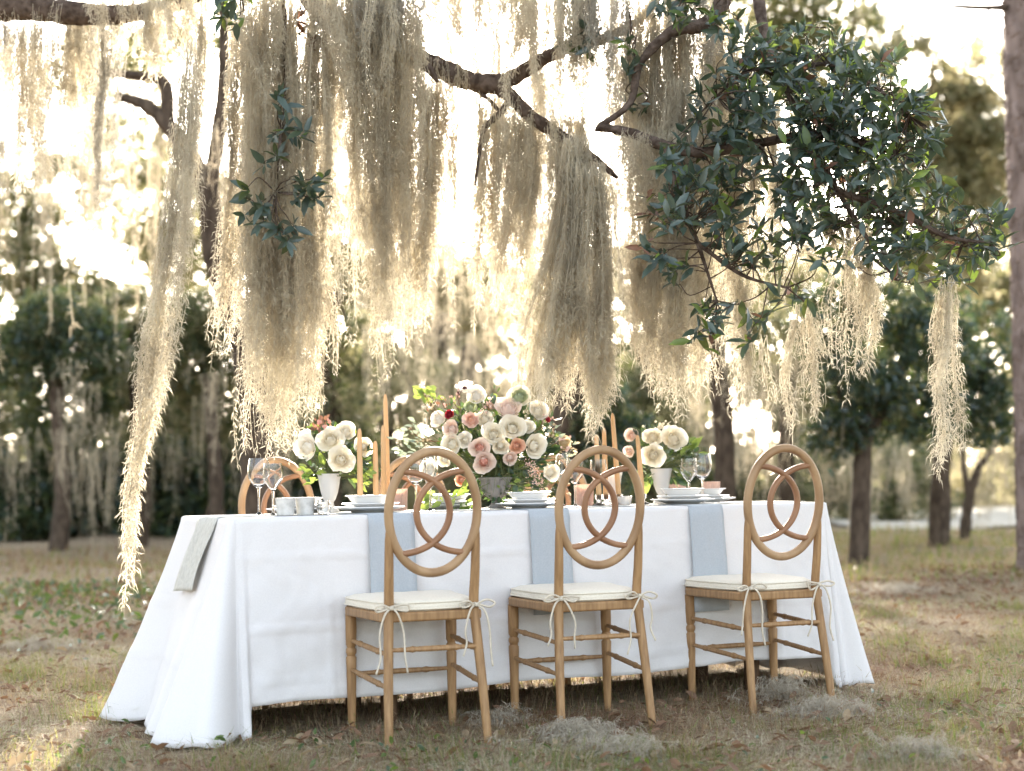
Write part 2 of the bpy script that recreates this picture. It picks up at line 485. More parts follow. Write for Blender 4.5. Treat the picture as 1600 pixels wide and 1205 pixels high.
# flat leaf-like faces (dead leaves, weeds)
def leafquads(rng, C, D, Nn, size, mats, probs, name, aspect=0.42, bend=0.15):
    """leaf shaped 6-vert polygons at C pointing D with normal N"""
    n = len(C)
    D = D / (np.linalg.norm(D, axis=1, keepdims=True) + 1e-9)
    sd_ = np.cross(D, Nn); sd_ /= (np.linalg.norm(sd_, axis=1, keepdims=True) + 1e-9)
    N2 = np.cross(sd_, D)
    L = size[:, None]; Wd = L * aspect * 0.5
    V = np.stack([C, C + D * L * .35 + sd_ * Wd + N2 * L * bend * .5, C + D * L * .35 - sd_ * Wd + N2 * L * bend * .5,
                  C + D * L * .72 + sd_ * Wd * .75 + N2 * L * bend * .5, C + D * L * .72 - sd_ * Wd * .75 + N2 * L * bend * .5, C + D * L - N2 * L * bend * .3,
                  C + D * L * .4, C + D * L * .75], 1).reshape(-1, 3)
    b = np.arange(n)[:, None] * 8
    F = np.concatenate([b + [0, 1, 6], b + [0, 6, 2], b + [1, 3, 7], b + [1, 7, 6], b + [6, 7, 4], b + [6, 4, 2], b + [3, 5, 7], b + [7, 5, 4]], 1).reshape(-1, 3)
    k = rng.choice(len(mats), n, p=probs)
    return fastmesh(name, V, F, [MATS[q] for q in mats], True, np.repeat(k, 8))

def litter(n, region, size, mats, probs, name, label, tilt=0.35, z=0.012):
    P = region(rg, n)
    C = np.column_stack([P, hgt(P[:, 0], P[:, 1]) + z * rg.uniform(.5, 2, n)])
    C = C[~under_cloth(C)]; n = len(C)
    az = rg.uniform(0, 2 * np.pi, n)
    D = np.column_stack([np.cos(az), np.sin(az), rg.normal(0.1, tilt, n)])
    N = np.column_stack([rg.normal(0, tilt, n), rg.normal(0, tilt, n), np.ones(n)])
    return tag(link(name, leafquads(rg, C, D, N, rg.uniform(*size, n), mats, probs, name)), label, None, None, 'stuff')
litter(7500, wedge(4.0, 13, 1.3), (0.025, 0.068), ['dead_leaf', 'straw', 'grass_dry'], [.55, .25, .2], 'fallen_leaves', 'brown fallen leaves scattered over the ground')
litter(1500, patches([(3.4, 12.0), (3.9, 13.2), (2.9, 11.5), (4.3, 12.5), (1.9, 5.2)], .6), (0.04, 0.08), ['dead_leaf', 'straw'], [.6, .4], 'leaf_litter', 'drift of rust brown leaves near the pine trunk')
litter(1500, patches([(-3.3, 11.5), (-3.9, 12.5), (-2.9, 10.5), (-3.4, 13.3), (-2.6, 12.0), (-2.2, 9.5), (-4.4, 12.6)], .62), (0.04, 0.085), ['weed', 'leaf_dark', 'dead_leaf'], [.5, .3, .2], 'ground_cover', 'low dark green ground cover left of the table', tilt=.9, z=.04)
litter(420, patches([(-.3, 4.7), (-1.2, 5.0), (.6, 4.7), (1.6, 5.6), (2.4, 7.0)], .4), (0.02, 0.04), ['weed', 'leaf_young'], [.6, .4], 'weeds', 'small green weeds in the foreground grass', tilt=.9, z=.02)

# pale sand beyond the trees on the right
mb = MB()
mb.grid([[(x, y, float(hgt(x, y)) * (1 if x < 15.5 and y < 33 else 0) + .035) for x in np.linspace(5.2, 40, 140)] for y in np.linspace(23.5, 36, 50)])
mat('sand', (0.52, 0.47, 0.38), 0.95, 0.1, var=0.12, scale=3)
tag(mb.obj('sandy_path', MATS['sand']), kind='structure')
# ------------------------------------------------------------------ trees behind
def crown_mesh(rng, blobs, size, mats, probs, name):
    """blobs: (x, y, z, rx, rz, n). leaves gather in clumps so that the sky shows between them"""
    Cs = []
    for x, y, z, rx, rz, n in blobs:
        nc = max(5, n // 26)
        u = rng.normal(0, 1, (nc, 3)); u /= np.linalg.norm(u, axis=1, keepdims=True)
        u *= rng.uniform(0.25, 1, (nc, 1)) ** 0.45
        cc = np.array([x, y, z]) + u * np.array([rx, rx, rz])
        k = rng.randint(0, nc, n)
        Cs.append(cc[k] + rng.normal(0, 1, (n, 3)) * np.array([rx, rx, rz]) * 0.13)
    C = np.concatenate(Cs)
    C = C[C[:, 2] > 0.03]
    n = len(C)
    D = rng.normal(0, 1, (n, 3)); D[:, 2] -= 0.4
    N = rng.normal(0, 1, (n, 3)); N[:, 2] += 0.6
    D /= np.linalg.norm(D, axis=1, keepdims=True)
    s_ = np.cross(D, N); s_ /= np.linalg.norm(s_, axis=1, keepdims=True) + 1e-9
    L = (size * rng.uniform(.6, 1.4, n))[:, None]
    V = np.stack([C - s_ * L * .22, C + s_ * L * .22, C + D * L], 1).reshape(-1, 3)
    F = np.arange(n)[:, None] * 3 + [0, 1, 2]
    k = rng.choice(len(mats), n, p=probs)
    return fastmesh(name, V, F, [MATS[q] for q in mats], False, k)

def moss_strands(rng, stems, seg_w, curl_d, curl_l, curl_w, fluff=1.0, spread=None, tipfluff=0.0):
    """stems: list of (k,3) polylines hanging down. Returns V, F(tri)"""
    VV, FF = [], []
    base = 0
    K = max(len(s) for s in stems)
    A = np.array([np.stack([np.interp(np.linspace(0, 1, K), np.linspace(0, 1, len(s)), s[:, c]) for c in range(3)], -1) for s in stems])
    ns = len(A)
    # stem ribbons
    az = rng.uniform(0, np.pi, (ns, 1)) + np.cumsum(rng.normal(0, .7, (ns, K)), 1)
    off = np.stack([np.cos(az), np.sin(az), np.zeros_like(az)], -1) * (seg_w * .5 * np.linspace(1.0, .45, K)[None, :, None])
    V = np.stack([A - off, A + off], 2).reshape(-1, 3)
    I = np.arange(ns * K).reshape(ns, K)
    a, b = I[:, :-1].ravel() * 2, I[:, 1:].ravel() * 2
    F = np.concatenate([np.stack([a, a + 1, b + 1], 1), np.stack([a, b + 1, b], 1)])
    VV.append(V); FF.append(F); base += len(V)
    # curls
    ln = np.linalg.norm(np.diff(A, axis=1), axis=2).sum(1)
    cnt = np.maximum(3, (ln * curl_d).astype(int))
    sid = np.repeat(np.arange(ns), cnt)
    n = len(sid)
    t = rng.uniform(0.0, 1, n) * (K - 1)
    i0 = np.minimum(t.astype(int), K - 2); f = (t - i0)[:, None]
    P = A[sid, i0] * (1 - f) + A[sid, i0 + 1] * f
    q = rng.uniform(0, 2 * np.pi, n)
    l_ = curl_l * rng.uniform(.5, 1.35, n) * (1 + tipfluff * (t / (K - 1)) ** 3)
    h = np.stack([np.cos(q), np.sin(q), rng.normal(-.35, .45, n)], -1); h /= np.linalg.norm(h, axis=1, keepdims=True)
    dn = np.array([0, 0, -1.0])
    sw = np.cross(h, dn); sw /= np.linalg.norm(sw, axis=1, keepdims=True) + 1e-9
    bend = rng.normal(0, .5, n)[:, None]
    M = P + h * l_[:, None] * .5 * fluff + dn * (l_ * .12)[:, None] + sw * bend * l_[:, None] * .25
    E = P + h * l_[:, None] * .75 * fluff + dn * (l_ * rng.uniform(.0, 1.0, n))[:, None] + sw * bend * l_[:, None] * .6
    wv = rng.normal(0, 1, (n, 3)); wv -= h * (wv * h).sum(1, keepdims=True); wv /= np.linalg.norm(wv, axis=1, keepdims=True)
    wv *= curl_w * .5
    V = np.stack([P, M - wv, M + wv, E], 1).reshape(-1, 3)
    b = base + np.arange(n)[:, None] * 4
    F = np.concatenate([b + [0, 1, 2], b + [1, 3, 2]], 1).reshape(-1, 3)
    VV.append(V); FF.append(F)
    return np.concatenate(VV), np.concatenate(FF)

def far_moss(rng, spots, name, label, group=None, wd=0.008, per=7, kind='stuff', m='moss_far', cd_=26, cl=.07):
    """spots: (x, y, ztop, length, width)"""
    stems = []
    for x, y, z, L, wdt in spots:
        for _ in range(per):
            k = 7
            l_ = L * rng.uniform(.35, 1)
            x0, y0 = x + rng.normal(0, wdt), y + rng.normal(0, wdt)
            tz = np.linspace(0, 1, k)
            stems.append(np.stack([x0 + (x - x0) * tz * .5 + np.cumsum(rng.normal(0, .012, k)), y0 + np.cumsum(rng.normal(0, .012, k)), z - l_ * tz], -1))
    V, F = moss_strands(rng, stems, wd, cd_, cl, wd * .8, 1.0)
    o = link(name, fastmesh(name, V, F, [MATS[m]]))
    return tag(o, label, 'moss', group, kind)

def trunk_mesh(paths, m='bark', n=10, knob=0.06, seed=0):
    r_ = np.random.RandomState(seed)
    mb = MB()
    for P, R in paths:
        Q = bez(P, 6 * len(P))
        Rr = np.array(lerpR(R, len(Q))) * (1 + r_.normal(0, knob, len(Q)))
        mb.tube(Q, list(Rr), n)
    return mb

rt = np.random.RandomState(11)
NF = 1.9
def far_tree(label, xp, d, blobs, trunk, size, mats, probs, name='oak_tree', cat='tree', limbs=(), group='trees of the grove behind the table', tm='bark'):
    """blobs in photo coords: (px, py, r_px horizontally, r_px vertically, leaves)  at depth d"""
    s_ = FPX / d
    B = []
    for b in blobs:
        bx, by, rx, rz, n = b[:5]
        dd = d + (b[5] if len(b) > 5 else 0)
        c = px(bx, by, dd)
        B.append((c[0], c[1], c[2], rx / s_, rz / s_, int(n * NF)))
    root = empty(name, (gx(xp, d)[0], d, 0), 0, label, cat, group)
    off = np.array([gx(xp, d)[0], d, 0])
    if trunk:
        P = [px(x, y, d) - off for x, y in trunk[0]]
        P[0][2] = float(hgt(off[0], off[1])) - 0.08 if abs(off[0]) < 15 and off[1] < 33 else -0.08
        mb = trunk_mesh([(P, [r / s_ for r in trunk[1]])], tm, 10, .05, int(xp) % 97)
        mb.obj('trunk', MATS[tm], root)
        if not limbs:
            limbs = [([trunk[0][-1], (b[0], b[1])], [trunk[1][-1] * .7, trunk[1][-1] * .2]) for b in blobs]
    if limbs:
        mb = trunk_mesh([([px(x, y, d) - off for x, y in lp], [r / s_ for r in lr]) for lp, lr in limbs], tm, 7, .06, 5)
        mb.obj('limbs', MATS[tm], root)
    B = [(x - off[0], y - off[1], z, a, c, n) for x, y, z, a, c, n in B]
    o = link('crown', crown_mesh(rt, B, size, mats, probs, 'crown'), root)
    o['kind'] = 'stuff'
    return root

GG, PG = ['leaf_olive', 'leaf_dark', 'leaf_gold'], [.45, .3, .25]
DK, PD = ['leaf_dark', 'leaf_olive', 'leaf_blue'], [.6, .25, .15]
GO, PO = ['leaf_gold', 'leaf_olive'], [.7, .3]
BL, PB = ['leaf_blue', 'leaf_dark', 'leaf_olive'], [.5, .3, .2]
# dark thicket on the left
for i, (xp, d, top, lab) in enumerate([(-60, 22, 455, 'dark bushy oak at the left end of the thicket'),
                                      (90, 21, 450, 'bushy oak of the left thicket with a rounded dark crown'),
                                      (215, 23, 440, 'olive green oak of the left thicket behind the long moss strand'),
                                      (330, 22, 445, 'oak of the left thicket beside the bent dark trunk')]):
    far_tree(lab, xp, d, [(xp - 50, top + 110, 60, 60, 1500), (xp + 45, top + 100, 65, 60, 1500), (xp, top + 50, 75, 45, 1300), (xp + 10, top + 190, 80, 60, 1700, 1.0)],
             ([(xp, 860), (xp + 8, 760), (xp - 4, top + 160), (xp + 4, top + 90)], [16, 12, 9, 6]), .10, GG if i != 1 else DK, PG if i != 1 else PD)
for i, (xp, d, lab) in enumerate([(-90, 27, 'dark shrub at the far left foot of the thicket'), (30, 26.5, 'dark shrub below the left thicket with brown shade under it'),
                                  (150, 27, 'tall dark shrub behind the long moss tail'), (270, 26.5, 'dense dark shrub behind the left end of the table'),
                                  (380, 27.5, 'dense dark shrub behind the head chair'), (480, 28, 'dark shrub behind the left vase')]):
    far_tree(lab, xp, d, [(xp - 40, 790, 60, 55, 1500), (xp + 40, 780, 60, 60, 1500), (xp, 700, 75, 60, 1700), (xp, 820, 80, 30, 900)], None, .14,
             DK, PD, 'shrub', 'shrub', [([(xp, 850), (xp + 4, 740)], [8, 4]), ([(xp - 30, 850), (xp - 40, 740)], [6, 3])], 'dark shrubs closing the thicket')
# bent oak trunk, left of centre
far_tree('bent dark oak trunk with forked limbs behind the hanging moss', 405, 11.5,
         [(210, 60, 110, 60, 700, 1), (330, 40, 90, 60, 500, 1), (130, 110, 70, 40, 350, 1)],
         ([(408, 830), (398, 640), (376, 520), (338, 400), (326, 300)], [26, 24, 22, 20, 18]), .07, GG, PG, limbs=[
         ([(326, 300), (285, 225), (235, 170), (185, 150)], [17, 15, 11, 8]), ([(262, 195), (256, 130), (210, 118), (120, 110)], [12, 10, 8, 5]),
         ([(326, 300), (345, 180), (350, 60), (340, -60)], [14, 11, 8, 6]), ([(376, 520), (470, 400), (515, 240), (540, 120)], [12, 11, 10, 7])])
# centre, golden with gaps
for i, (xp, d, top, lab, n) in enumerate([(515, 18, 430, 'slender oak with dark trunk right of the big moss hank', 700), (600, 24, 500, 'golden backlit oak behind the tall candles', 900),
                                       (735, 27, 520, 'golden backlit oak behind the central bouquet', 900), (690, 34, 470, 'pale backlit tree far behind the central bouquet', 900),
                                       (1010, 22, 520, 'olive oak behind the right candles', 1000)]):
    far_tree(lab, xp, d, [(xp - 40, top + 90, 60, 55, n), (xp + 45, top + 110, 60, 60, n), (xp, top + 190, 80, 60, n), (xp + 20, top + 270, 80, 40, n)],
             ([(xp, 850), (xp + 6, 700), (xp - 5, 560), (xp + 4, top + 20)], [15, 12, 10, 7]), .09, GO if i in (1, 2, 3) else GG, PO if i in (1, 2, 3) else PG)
far_tree('dark reddish brown oak trunk behind the moss tent right of centre', 885, 14.5, [(930, 650, 60, 60, 900), (975, 690, 60, 60, 900), (900, 760, 90, 40, 900), (860, 480, 90, 50, 300)],
         ([(888, 830), (884, 700), (890, 580), (882, 480), (900, 330)], [27, 24, 24, 22, 15]), .07, BL, PB)
far_tree('brown oak trunk draped in moss behind the right vase', 1128, 16, [(1180, 520, 70, 50, 600), (1060, 480, 80, 60, 500), (1150, 430, 80, 60, 500)],
         ([(1128, 840), (1132, 700), (1122, 560), (1135, 420)], [20, 17, 15, 10]), .08, GG, PG)
far_tree('mossy oak trunk behind the right chair back', 1232, 18, [(1230, 560, 60, 50, 600), (1270, 600, 60, 60, 500)], ([(1232, 845), (1228, 700), (1236, 560)], [17, 13, 9]), .08, GG, PG)
far_tree('blue green bushy oak right of the table with dark double trunk', 1350, 15.5,
         [(1290, 500, 60, 60, 900), (1380, 480, 75, 55, 1100), (1460, 540, 70, 60, 1100), (1340, 600, 75, 60, 1100), (1430, 640, 75, 50, 1000), (1300, 680, 55, 40, 500), (1400, 560, 90, 70, 1200, 1.5), (1500, 620, 70, 60, 900, 1.5), (1340, 660, 70, 40, 600, 1.2)],
         ([(1340, 850), (1346, 760), (1350, 690), (1362, 600)], [17, 15, 13, 9]), .085, BL, PB,
         limbs=[([(1350, 700), (1320, 640), (1290, 520)], [8, 6, 3]), ([(1362, 620), (1420, 560), (1460, 520)], [8, 6, 3]), ([(1352, 680), (1390, 640), (1430, 620)], [7, 5, 3])])
far_tree('straight brown oak trunk near the sandy clearing', 1468, 17, [(1500, 600, 60, 60, 800), (1560, 560, 60, 70, 800), (1530, 660, 60, 40, 600), (1480, 500, 60, 60, 500)],
         ([(1466, 838), (1470, 760), (1476, 680), (1490, 600)], [17, 15, 13, 8]), .085, BL, PB)
far_tree('thin forked sapling leaning beside the sandy clearing', 1512, 19, [(1545, 660, 40, 40, 300), (1590, 640, 40, 50, 300)], ([(1504, 835), (1514, 780), (1530, 730)], [9, 8, 6]), .085, GG, PG,
         limbs=[([(1514, 780), (1506, 730), (1500, 660)], [6, 4, 3]), ([(1530, 730), (1560, 690), (1590, 650)], [6, 4, 2])])
# shrubs and far growth on the right
for i, (xp, d, lab) in enumerate([(1190, 26, 'green shrub behind the right chair, between mossy trunks'), (1290, 27, 'sunlit green shrub right of the table behind the trunks'),
                                  (1400, 28, 'sunlit green shrub between the two dark trunks'), (1500, 38, 'pale green shrub beyond the sandy clearing'), (1620, 40, 'pale far shrub beside the pine trunk'),
                                  (1050, 27, 'dark green shrub behind the right flowers'), (950, 26, 'dark blue green shrub behind the right candles'), (840, 27, 'olive shrub behind the central bouquet'),
                                  (720, 28, 'golden shrub low behind the central bouquet'), (600, 28, 'brown green shrub low behind the left candles')]):
    m_, p_ = (GG, PG) if i in (0, 1, 2) else (GO, PO) if i in (3, 4, 8) else (DK, PD)
    n = 900 if i > 4 else 650
    hh = -20 if i in (3, 4) else 0
    far_tree(lab, xp, d, [(xp - 40, 800, 55, 40, n), (xp + 35, 790 + hh, 55, 50, n), (xp, 730 - hh, 65, 50, n)], None, .13, m_, p_, 'shrub', 'shrub',
             [([(xp, 840), (xp + 4, 760)], [6, 3]), ([(xp - 20, 840), (xp - 30, 770)], [5, 3])], 'green shrubs along the back of the clearing')
# tall far trees with thin crowns
NF = 2.7
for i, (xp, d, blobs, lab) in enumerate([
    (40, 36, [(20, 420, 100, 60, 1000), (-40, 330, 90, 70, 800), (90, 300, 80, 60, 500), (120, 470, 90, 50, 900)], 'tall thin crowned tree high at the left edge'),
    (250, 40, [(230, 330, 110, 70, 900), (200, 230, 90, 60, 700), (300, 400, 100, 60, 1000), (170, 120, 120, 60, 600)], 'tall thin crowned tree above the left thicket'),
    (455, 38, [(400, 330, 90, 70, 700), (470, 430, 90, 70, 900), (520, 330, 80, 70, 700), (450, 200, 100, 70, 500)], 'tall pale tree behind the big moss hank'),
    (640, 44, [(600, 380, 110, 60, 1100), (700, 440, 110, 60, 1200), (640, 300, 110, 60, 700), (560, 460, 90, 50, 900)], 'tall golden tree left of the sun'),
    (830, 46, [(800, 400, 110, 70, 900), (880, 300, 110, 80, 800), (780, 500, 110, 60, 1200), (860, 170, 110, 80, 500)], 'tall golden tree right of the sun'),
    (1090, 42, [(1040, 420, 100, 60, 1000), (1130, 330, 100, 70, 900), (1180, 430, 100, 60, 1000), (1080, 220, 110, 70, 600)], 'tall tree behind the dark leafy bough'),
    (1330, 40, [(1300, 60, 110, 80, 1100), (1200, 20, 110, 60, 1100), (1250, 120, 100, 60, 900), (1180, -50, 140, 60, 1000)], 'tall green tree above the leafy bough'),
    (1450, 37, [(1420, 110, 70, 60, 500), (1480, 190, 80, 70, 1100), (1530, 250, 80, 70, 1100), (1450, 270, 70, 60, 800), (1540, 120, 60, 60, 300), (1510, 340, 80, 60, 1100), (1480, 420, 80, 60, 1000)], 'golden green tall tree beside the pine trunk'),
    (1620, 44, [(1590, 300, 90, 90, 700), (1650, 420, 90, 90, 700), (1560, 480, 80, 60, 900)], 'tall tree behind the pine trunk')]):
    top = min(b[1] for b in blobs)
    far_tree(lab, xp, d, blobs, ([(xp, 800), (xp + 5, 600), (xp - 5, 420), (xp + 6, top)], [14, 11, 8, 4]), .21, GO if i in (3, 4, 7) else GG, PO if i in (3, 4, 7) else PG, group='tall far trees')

# the wood that closes the view
NF = 1.0
def far_wood(label, x0, x1, y0, y1, d0, d1, n, size, mats, probs, seed):
    r_ = np.random.RandomState(seed); B = []
    for k in range(n):
        d = r_.uniform(d0, d1); s_ = FPX / d
        x = r_.uniform(x0, x1); y = y0 + (y1 - y0) * r_.uniform(0, 1) ** .8
        c = px(x, y, d); B.append((c[0], c[1], c[2], r_.uniform(35, 75) / s_, r_.uniform(30, 60) / s_, 330))
    o = link('far_woods', crown_mesh(r_, B, size, mats, probs, 'far_woods'))
    tag(o, label, None, None, 'stuff')
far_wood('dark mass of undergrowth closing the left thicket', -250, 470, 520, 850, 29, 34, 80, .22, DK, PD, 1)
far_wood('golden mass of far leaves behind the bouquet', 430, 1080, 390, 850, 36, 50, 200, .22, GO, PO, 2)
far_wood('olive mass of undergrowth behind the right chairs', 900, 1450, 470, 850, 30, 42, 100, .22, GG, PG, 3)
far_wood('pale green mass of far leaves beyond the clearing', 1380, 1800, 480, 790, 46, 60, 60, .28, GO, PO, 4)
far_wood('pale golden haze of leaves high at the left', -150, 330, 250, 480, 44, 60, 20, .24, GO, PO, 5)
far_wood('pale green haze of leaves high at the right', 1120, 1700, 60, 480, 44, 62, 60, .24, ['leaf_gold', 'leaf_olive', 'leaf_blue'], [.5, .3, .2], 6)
# pine trunk on the right edge
pr = empty('pine_tree', (gx(1632, 12.6)[0], 12.6, 0), 0, 'tall straight pine trunk with scaly bark at the right edge', 'tree')
po = np.array([gx(1632, 12.6)[0], 12.6, 0])
q = [px(1646, 870, 12.6) - po, px(1640, 830, 12.6) - po, px(1630, 500, 12.6) - po, px(1612, 0, 12.6) - po, px(1606, -400, 12.6) - po, px(1600, -900, 12.6) - po]
q[0][2] = -.15
tb = MB()
Q = bez(q, 60)
tb.tube(Q, lerpR([.33, .245, .235, .23, .225, .215, .20, .18], len(Q)), 28)
pt = tb.obj('trunk', MATS['pine_bark'], pr)
dm = pt.modifiers.new('sub', 'SUBSURF'); dm.levels = dm.render_levels = 1; dm.subdivision_type = 'SIMPLE'
# bark plates, proud of the trunk
rp_ = np.random.RandomState(8)
pm = MB()
for k in range(900):
    t = rp_.uniform(0.02, .62); i = t * (len(Q) - 1); i0 = int(i); c = Q[i0] * (1 - (i - i0)) + Q[min(i0 + 1, len(Q) - 1)] * (i - i0)
    az = rp_.uniform(math.pi * .75, math.pi * 1.75); r_ = float(np.interp(t, np.linspace(0, 1, 8), [.33, .245, .235, .23, .225, .215, .20, .18])) + .004
    h_, w_ = rp_.uniform(.05, .13), rp_.uniform(.03, .07)
    G = []
    for a_, e_ in ((-1, 0), (-.6, .012), (.6, .012), (1, 0)):
        row = []
        for b_, f_ in ((-1, 0), (-.7, 1), (.7, 1), (1, 0)):
            rr = r_ + e_ * f_ * rp_.uniform(.5, 1.2) - (.006 if e_ * f_ == 0 else 0)
            aa = az + a_ * w_ / r_ * .5 + rp_.normal(0, .015)
            row.append((c[0] + math.cos(aa) * rr, c[1] + math.sin(aa) * rr, c[2] + b_ * h_ * .5 + rp_.normal(0, .004)))
        G.append(row)
    pm.grid(G)
o = pm.obj('bark_scales', MATS['pine_bark'], pr); o['kind'] = 'stuff'
pc = crown_mesh(rt, [(.4, 0, 11.5, 2.2, 1.6, 1600), (-1.2, .5, 10, 1.4, .8, 500), (1.6, 0, 9.5, 1.4, .7, 500)], .14, ['leaf_dark', 'leaf_olive'], [.6, .4], 'crown')
o = link('crown', pc, pr); o['kind'] = 'stuff'
mb = trunk_mesh([([px(1640, 10, 12.6) - po, px(1540, 12, 12.5) - po, px(1470, 8, 12.4) - po, px(1430, 0, 12.4) - po], [.03, .022, .013, .006]),
                 ([px(1550, 12, 12.5) - po, px(1530, 30, 12.5) - po, px(1505, 36, 12.5) - po], [.010, .007, .004])], 'bark', 6)
mb.obj('branch', MATS['bark'], pr)

# moss hanging far behind
def spots(rng, n, x0, x1, y0, y1, d0, d1, L0, L1, wd=.09):
    out = []
    for _ in range(n):
        d = rng.uniform(d0, d1)
        p = px(rng.uniform(x0, x1), rng.uniform(y0, y1), d)
        out.append((p[0], p[1], p[2], rng.uniform(L0, L1) * d / 20, wd * rng.uniform(.5, 1.5)))
    return out
far_moss(rt, spots(rt, 40, -60, 470, 540, 720, 17, 24, .4, 1.7, .16), 'spanish_moss', 'pale moss curtains hanging in the dark left thicket', 'moss hanging far behind the table', .009, 7)
far_moss(rt, spots(rt, 40, -40, 350, -20, 260, 11, 15, 1.3, 3.0, .07), 'spanish_moss', 'blurred cream moss streaks high at the left', 'moss hanging far behind the table', .008, 8)
far_moss(rt, spots(rt, 46, 320, 860, 380, 600, 16, 24, .7, 1.8), 'spanish_moss', 'golden backlit moss streaks behind the bouquet', 'moss hanging far behind the table', .012, 8)
far_moss(rt, spots(rt, 40, 1080, 1340, 480, 700, 15.2, 24, .5, 1.9, .14), 'spanish_moss', 'moss curtains between the trunks behind the right chair', 'moss hanging far behind the table', .011, 9)
far_moss(rt, spots(rt, 30, 1330, 1620, 600, 740, 17, 26, .7, 1.4), 'spanish_moss', 'pale moss over the clearing at the right', 'moss hanging far behind the table', .012, 8)
far_moss(rt, spots(rt, 48, 490, 1060, -30, 380, 10, 18, 1.2, 3.2, .08), 'spanish_moss', 'glowing moss streaks behind the sunlit branch', 'moss hanging far behind the table', .008, 11)
# ------------------------------------------------------------------ the great live oak overhead
OD = 6.5
oak = empty('live_oak', (-5.6, 7.4, 0), 0, 'great live oak whose dark limbs and glossy leaves hang over the table', 'tree')
oo = np.array([-5.6, 7.4, 0])
def limb(P, R, name='limb', n=10, k=.07, m='bark_near', seed=1):
    Q = [np.asarray(p, float) - oo for p in P]
    mb = trunk_mesh([(Q, R)], m, n, k, seed)
    o = mb.obj(name, MATS[m], oak)
    return o
limb([(-5.6, 7.4, -.3), (-5.65, 7.4, .5), (-5.5, 7.4, 1.6), (-5.1, 7.3, 2.6)], [.62, .46, .42, .40], 'trunk', 18)
limb([(-5.1, 7.3, 2.5), (-4.0, 7.0, 3.2), (-2.5, 6.7, 3.5), (-.6, 6.5, 3.45), (1.6, 6.4, 3.4), (3.4, 6.3, 3.2)], [.34, .26, .2, .16, .12, .06], 'limb', 14)
limb([(-5.1, 7.3, 2.5), px(-150, -30, 7.1), px(-20, 8, 7.0), px(60, 14, 6.95), px(130, 22, 6.9), px(200, 22, 6.9), px(290, 0, 6.9), px(400, -60, 6.8)], [.2, .12, .06, .055, .05, .042, .034, .03], 'limb')
# the limb with the sun behind it
limb([px(430, -170, 6.5), px(480, -20, 6.5), px(545, 50, 6.5), px(640, 86, 6.5), px(690, 108, 6.5), px(738, 128, 6.5), px(790, 132, 6.48)], [.07, .06, .05, .042, .044, .046, .04], 'limb', seed=3)
limb([px(770, 130, 6.5), px(800, 122, 6.5), px(850, 92, 6.5), px(905, 66, 6.5), px(950, 58, 6.5), px(1010, 20, 6.5), px(1060, -60, 6.5)], [.036, .034, .028, .026, .022, .018, .016], 'limb', seed=4)
limb([px(770, 130, 6.5), px(795, 148, 6.48), px(830, 182, 6.46), px(885, 218, 6.44), px(930, 250, 6.42), px(965, 278, 6.4)], [.034, .032, .027, .024, .02, .008], 'limb', seed=5)
limb([px(800, 150, 6.5), px(780, 178, 6.48), px(757, 200, 6.45), px(750, 235, 6.44), px(742, 290, 6.43)], [.016, .014, .012, .009, .004], 'twig', 7, seed=6)
limb([px(735, 128, 6.5), px(752, 146, 6.5), px(768, 160, 6.48), px(778, 172, 6.48)], [.012, .01, .009, .008], 'twig', 7, seed=6)
limb([px(648, 90, 6.45), px(672, 110, 6.4), px(684, 128, 6.38)], [.02, .018, .006], 'stub', 7, seed=6)
limb([px(930, 250, 6.42), px(925, 280, 6.42), px(916, 296, 6.42)], [.012, .01, .006], 'twig', 6, seed=9)
limb([px(1170, -140, 6.3), px(1120, 20, 6.2), px(1050, 50, 6.2), px(1000, 100, 6.2), px(985, 160, 6.2), px(940, 196, 6.2), px(930, 205, 6.2)], [.06, .03, .024, .016, .013, .012, .006], 'limb', seed=10)
limb([px(935, 198, 6.2), px(985, 208, 6.2), px(1040, 228, 6.1), px(1100, 238, 6.0), px(1180, 225, 5.9), px(1290, 210, 5.8), px(1400, 240, 5.7)], [.018, .02, .022, .021, .019, .016, .01], 'limb', seed=11)
limb([px(1170, -140, 6.3), px(1190, 30, 6.1), px(1220, 120, 5.95), px(1260, 200, 5.85), px(1310, 300, 5.75), px(1360, 380, 5.7), px(1400, 438, 5.7)], [.04, .022, .015, .012, .010, .008, .005], 'limb', seed=12)
limb([px(1040, 228, 6.1), px(1060, 300, 6.0), px(1090, 380, 5.9), px(1120, 470, 5.9)], [.012, .01, .008, .004], 'twig', 7, seed=13)
limb([px(1310, 300, 5.75), px(1400, 330, 5.7), px(1480, 370, 5.7), px(1550, 380, 5.7)], [.014, .012, .009, .004], 'twig', 7, seed=14)
limb([px(440, -80, 6.25), px(445, 90, 6.2), px(440, 200, 6.2), px(430, 300, 6.2), px(425, 370, 6.2)], [.012, .010, .008, .006, .003], 'twig', 6, seed=15)

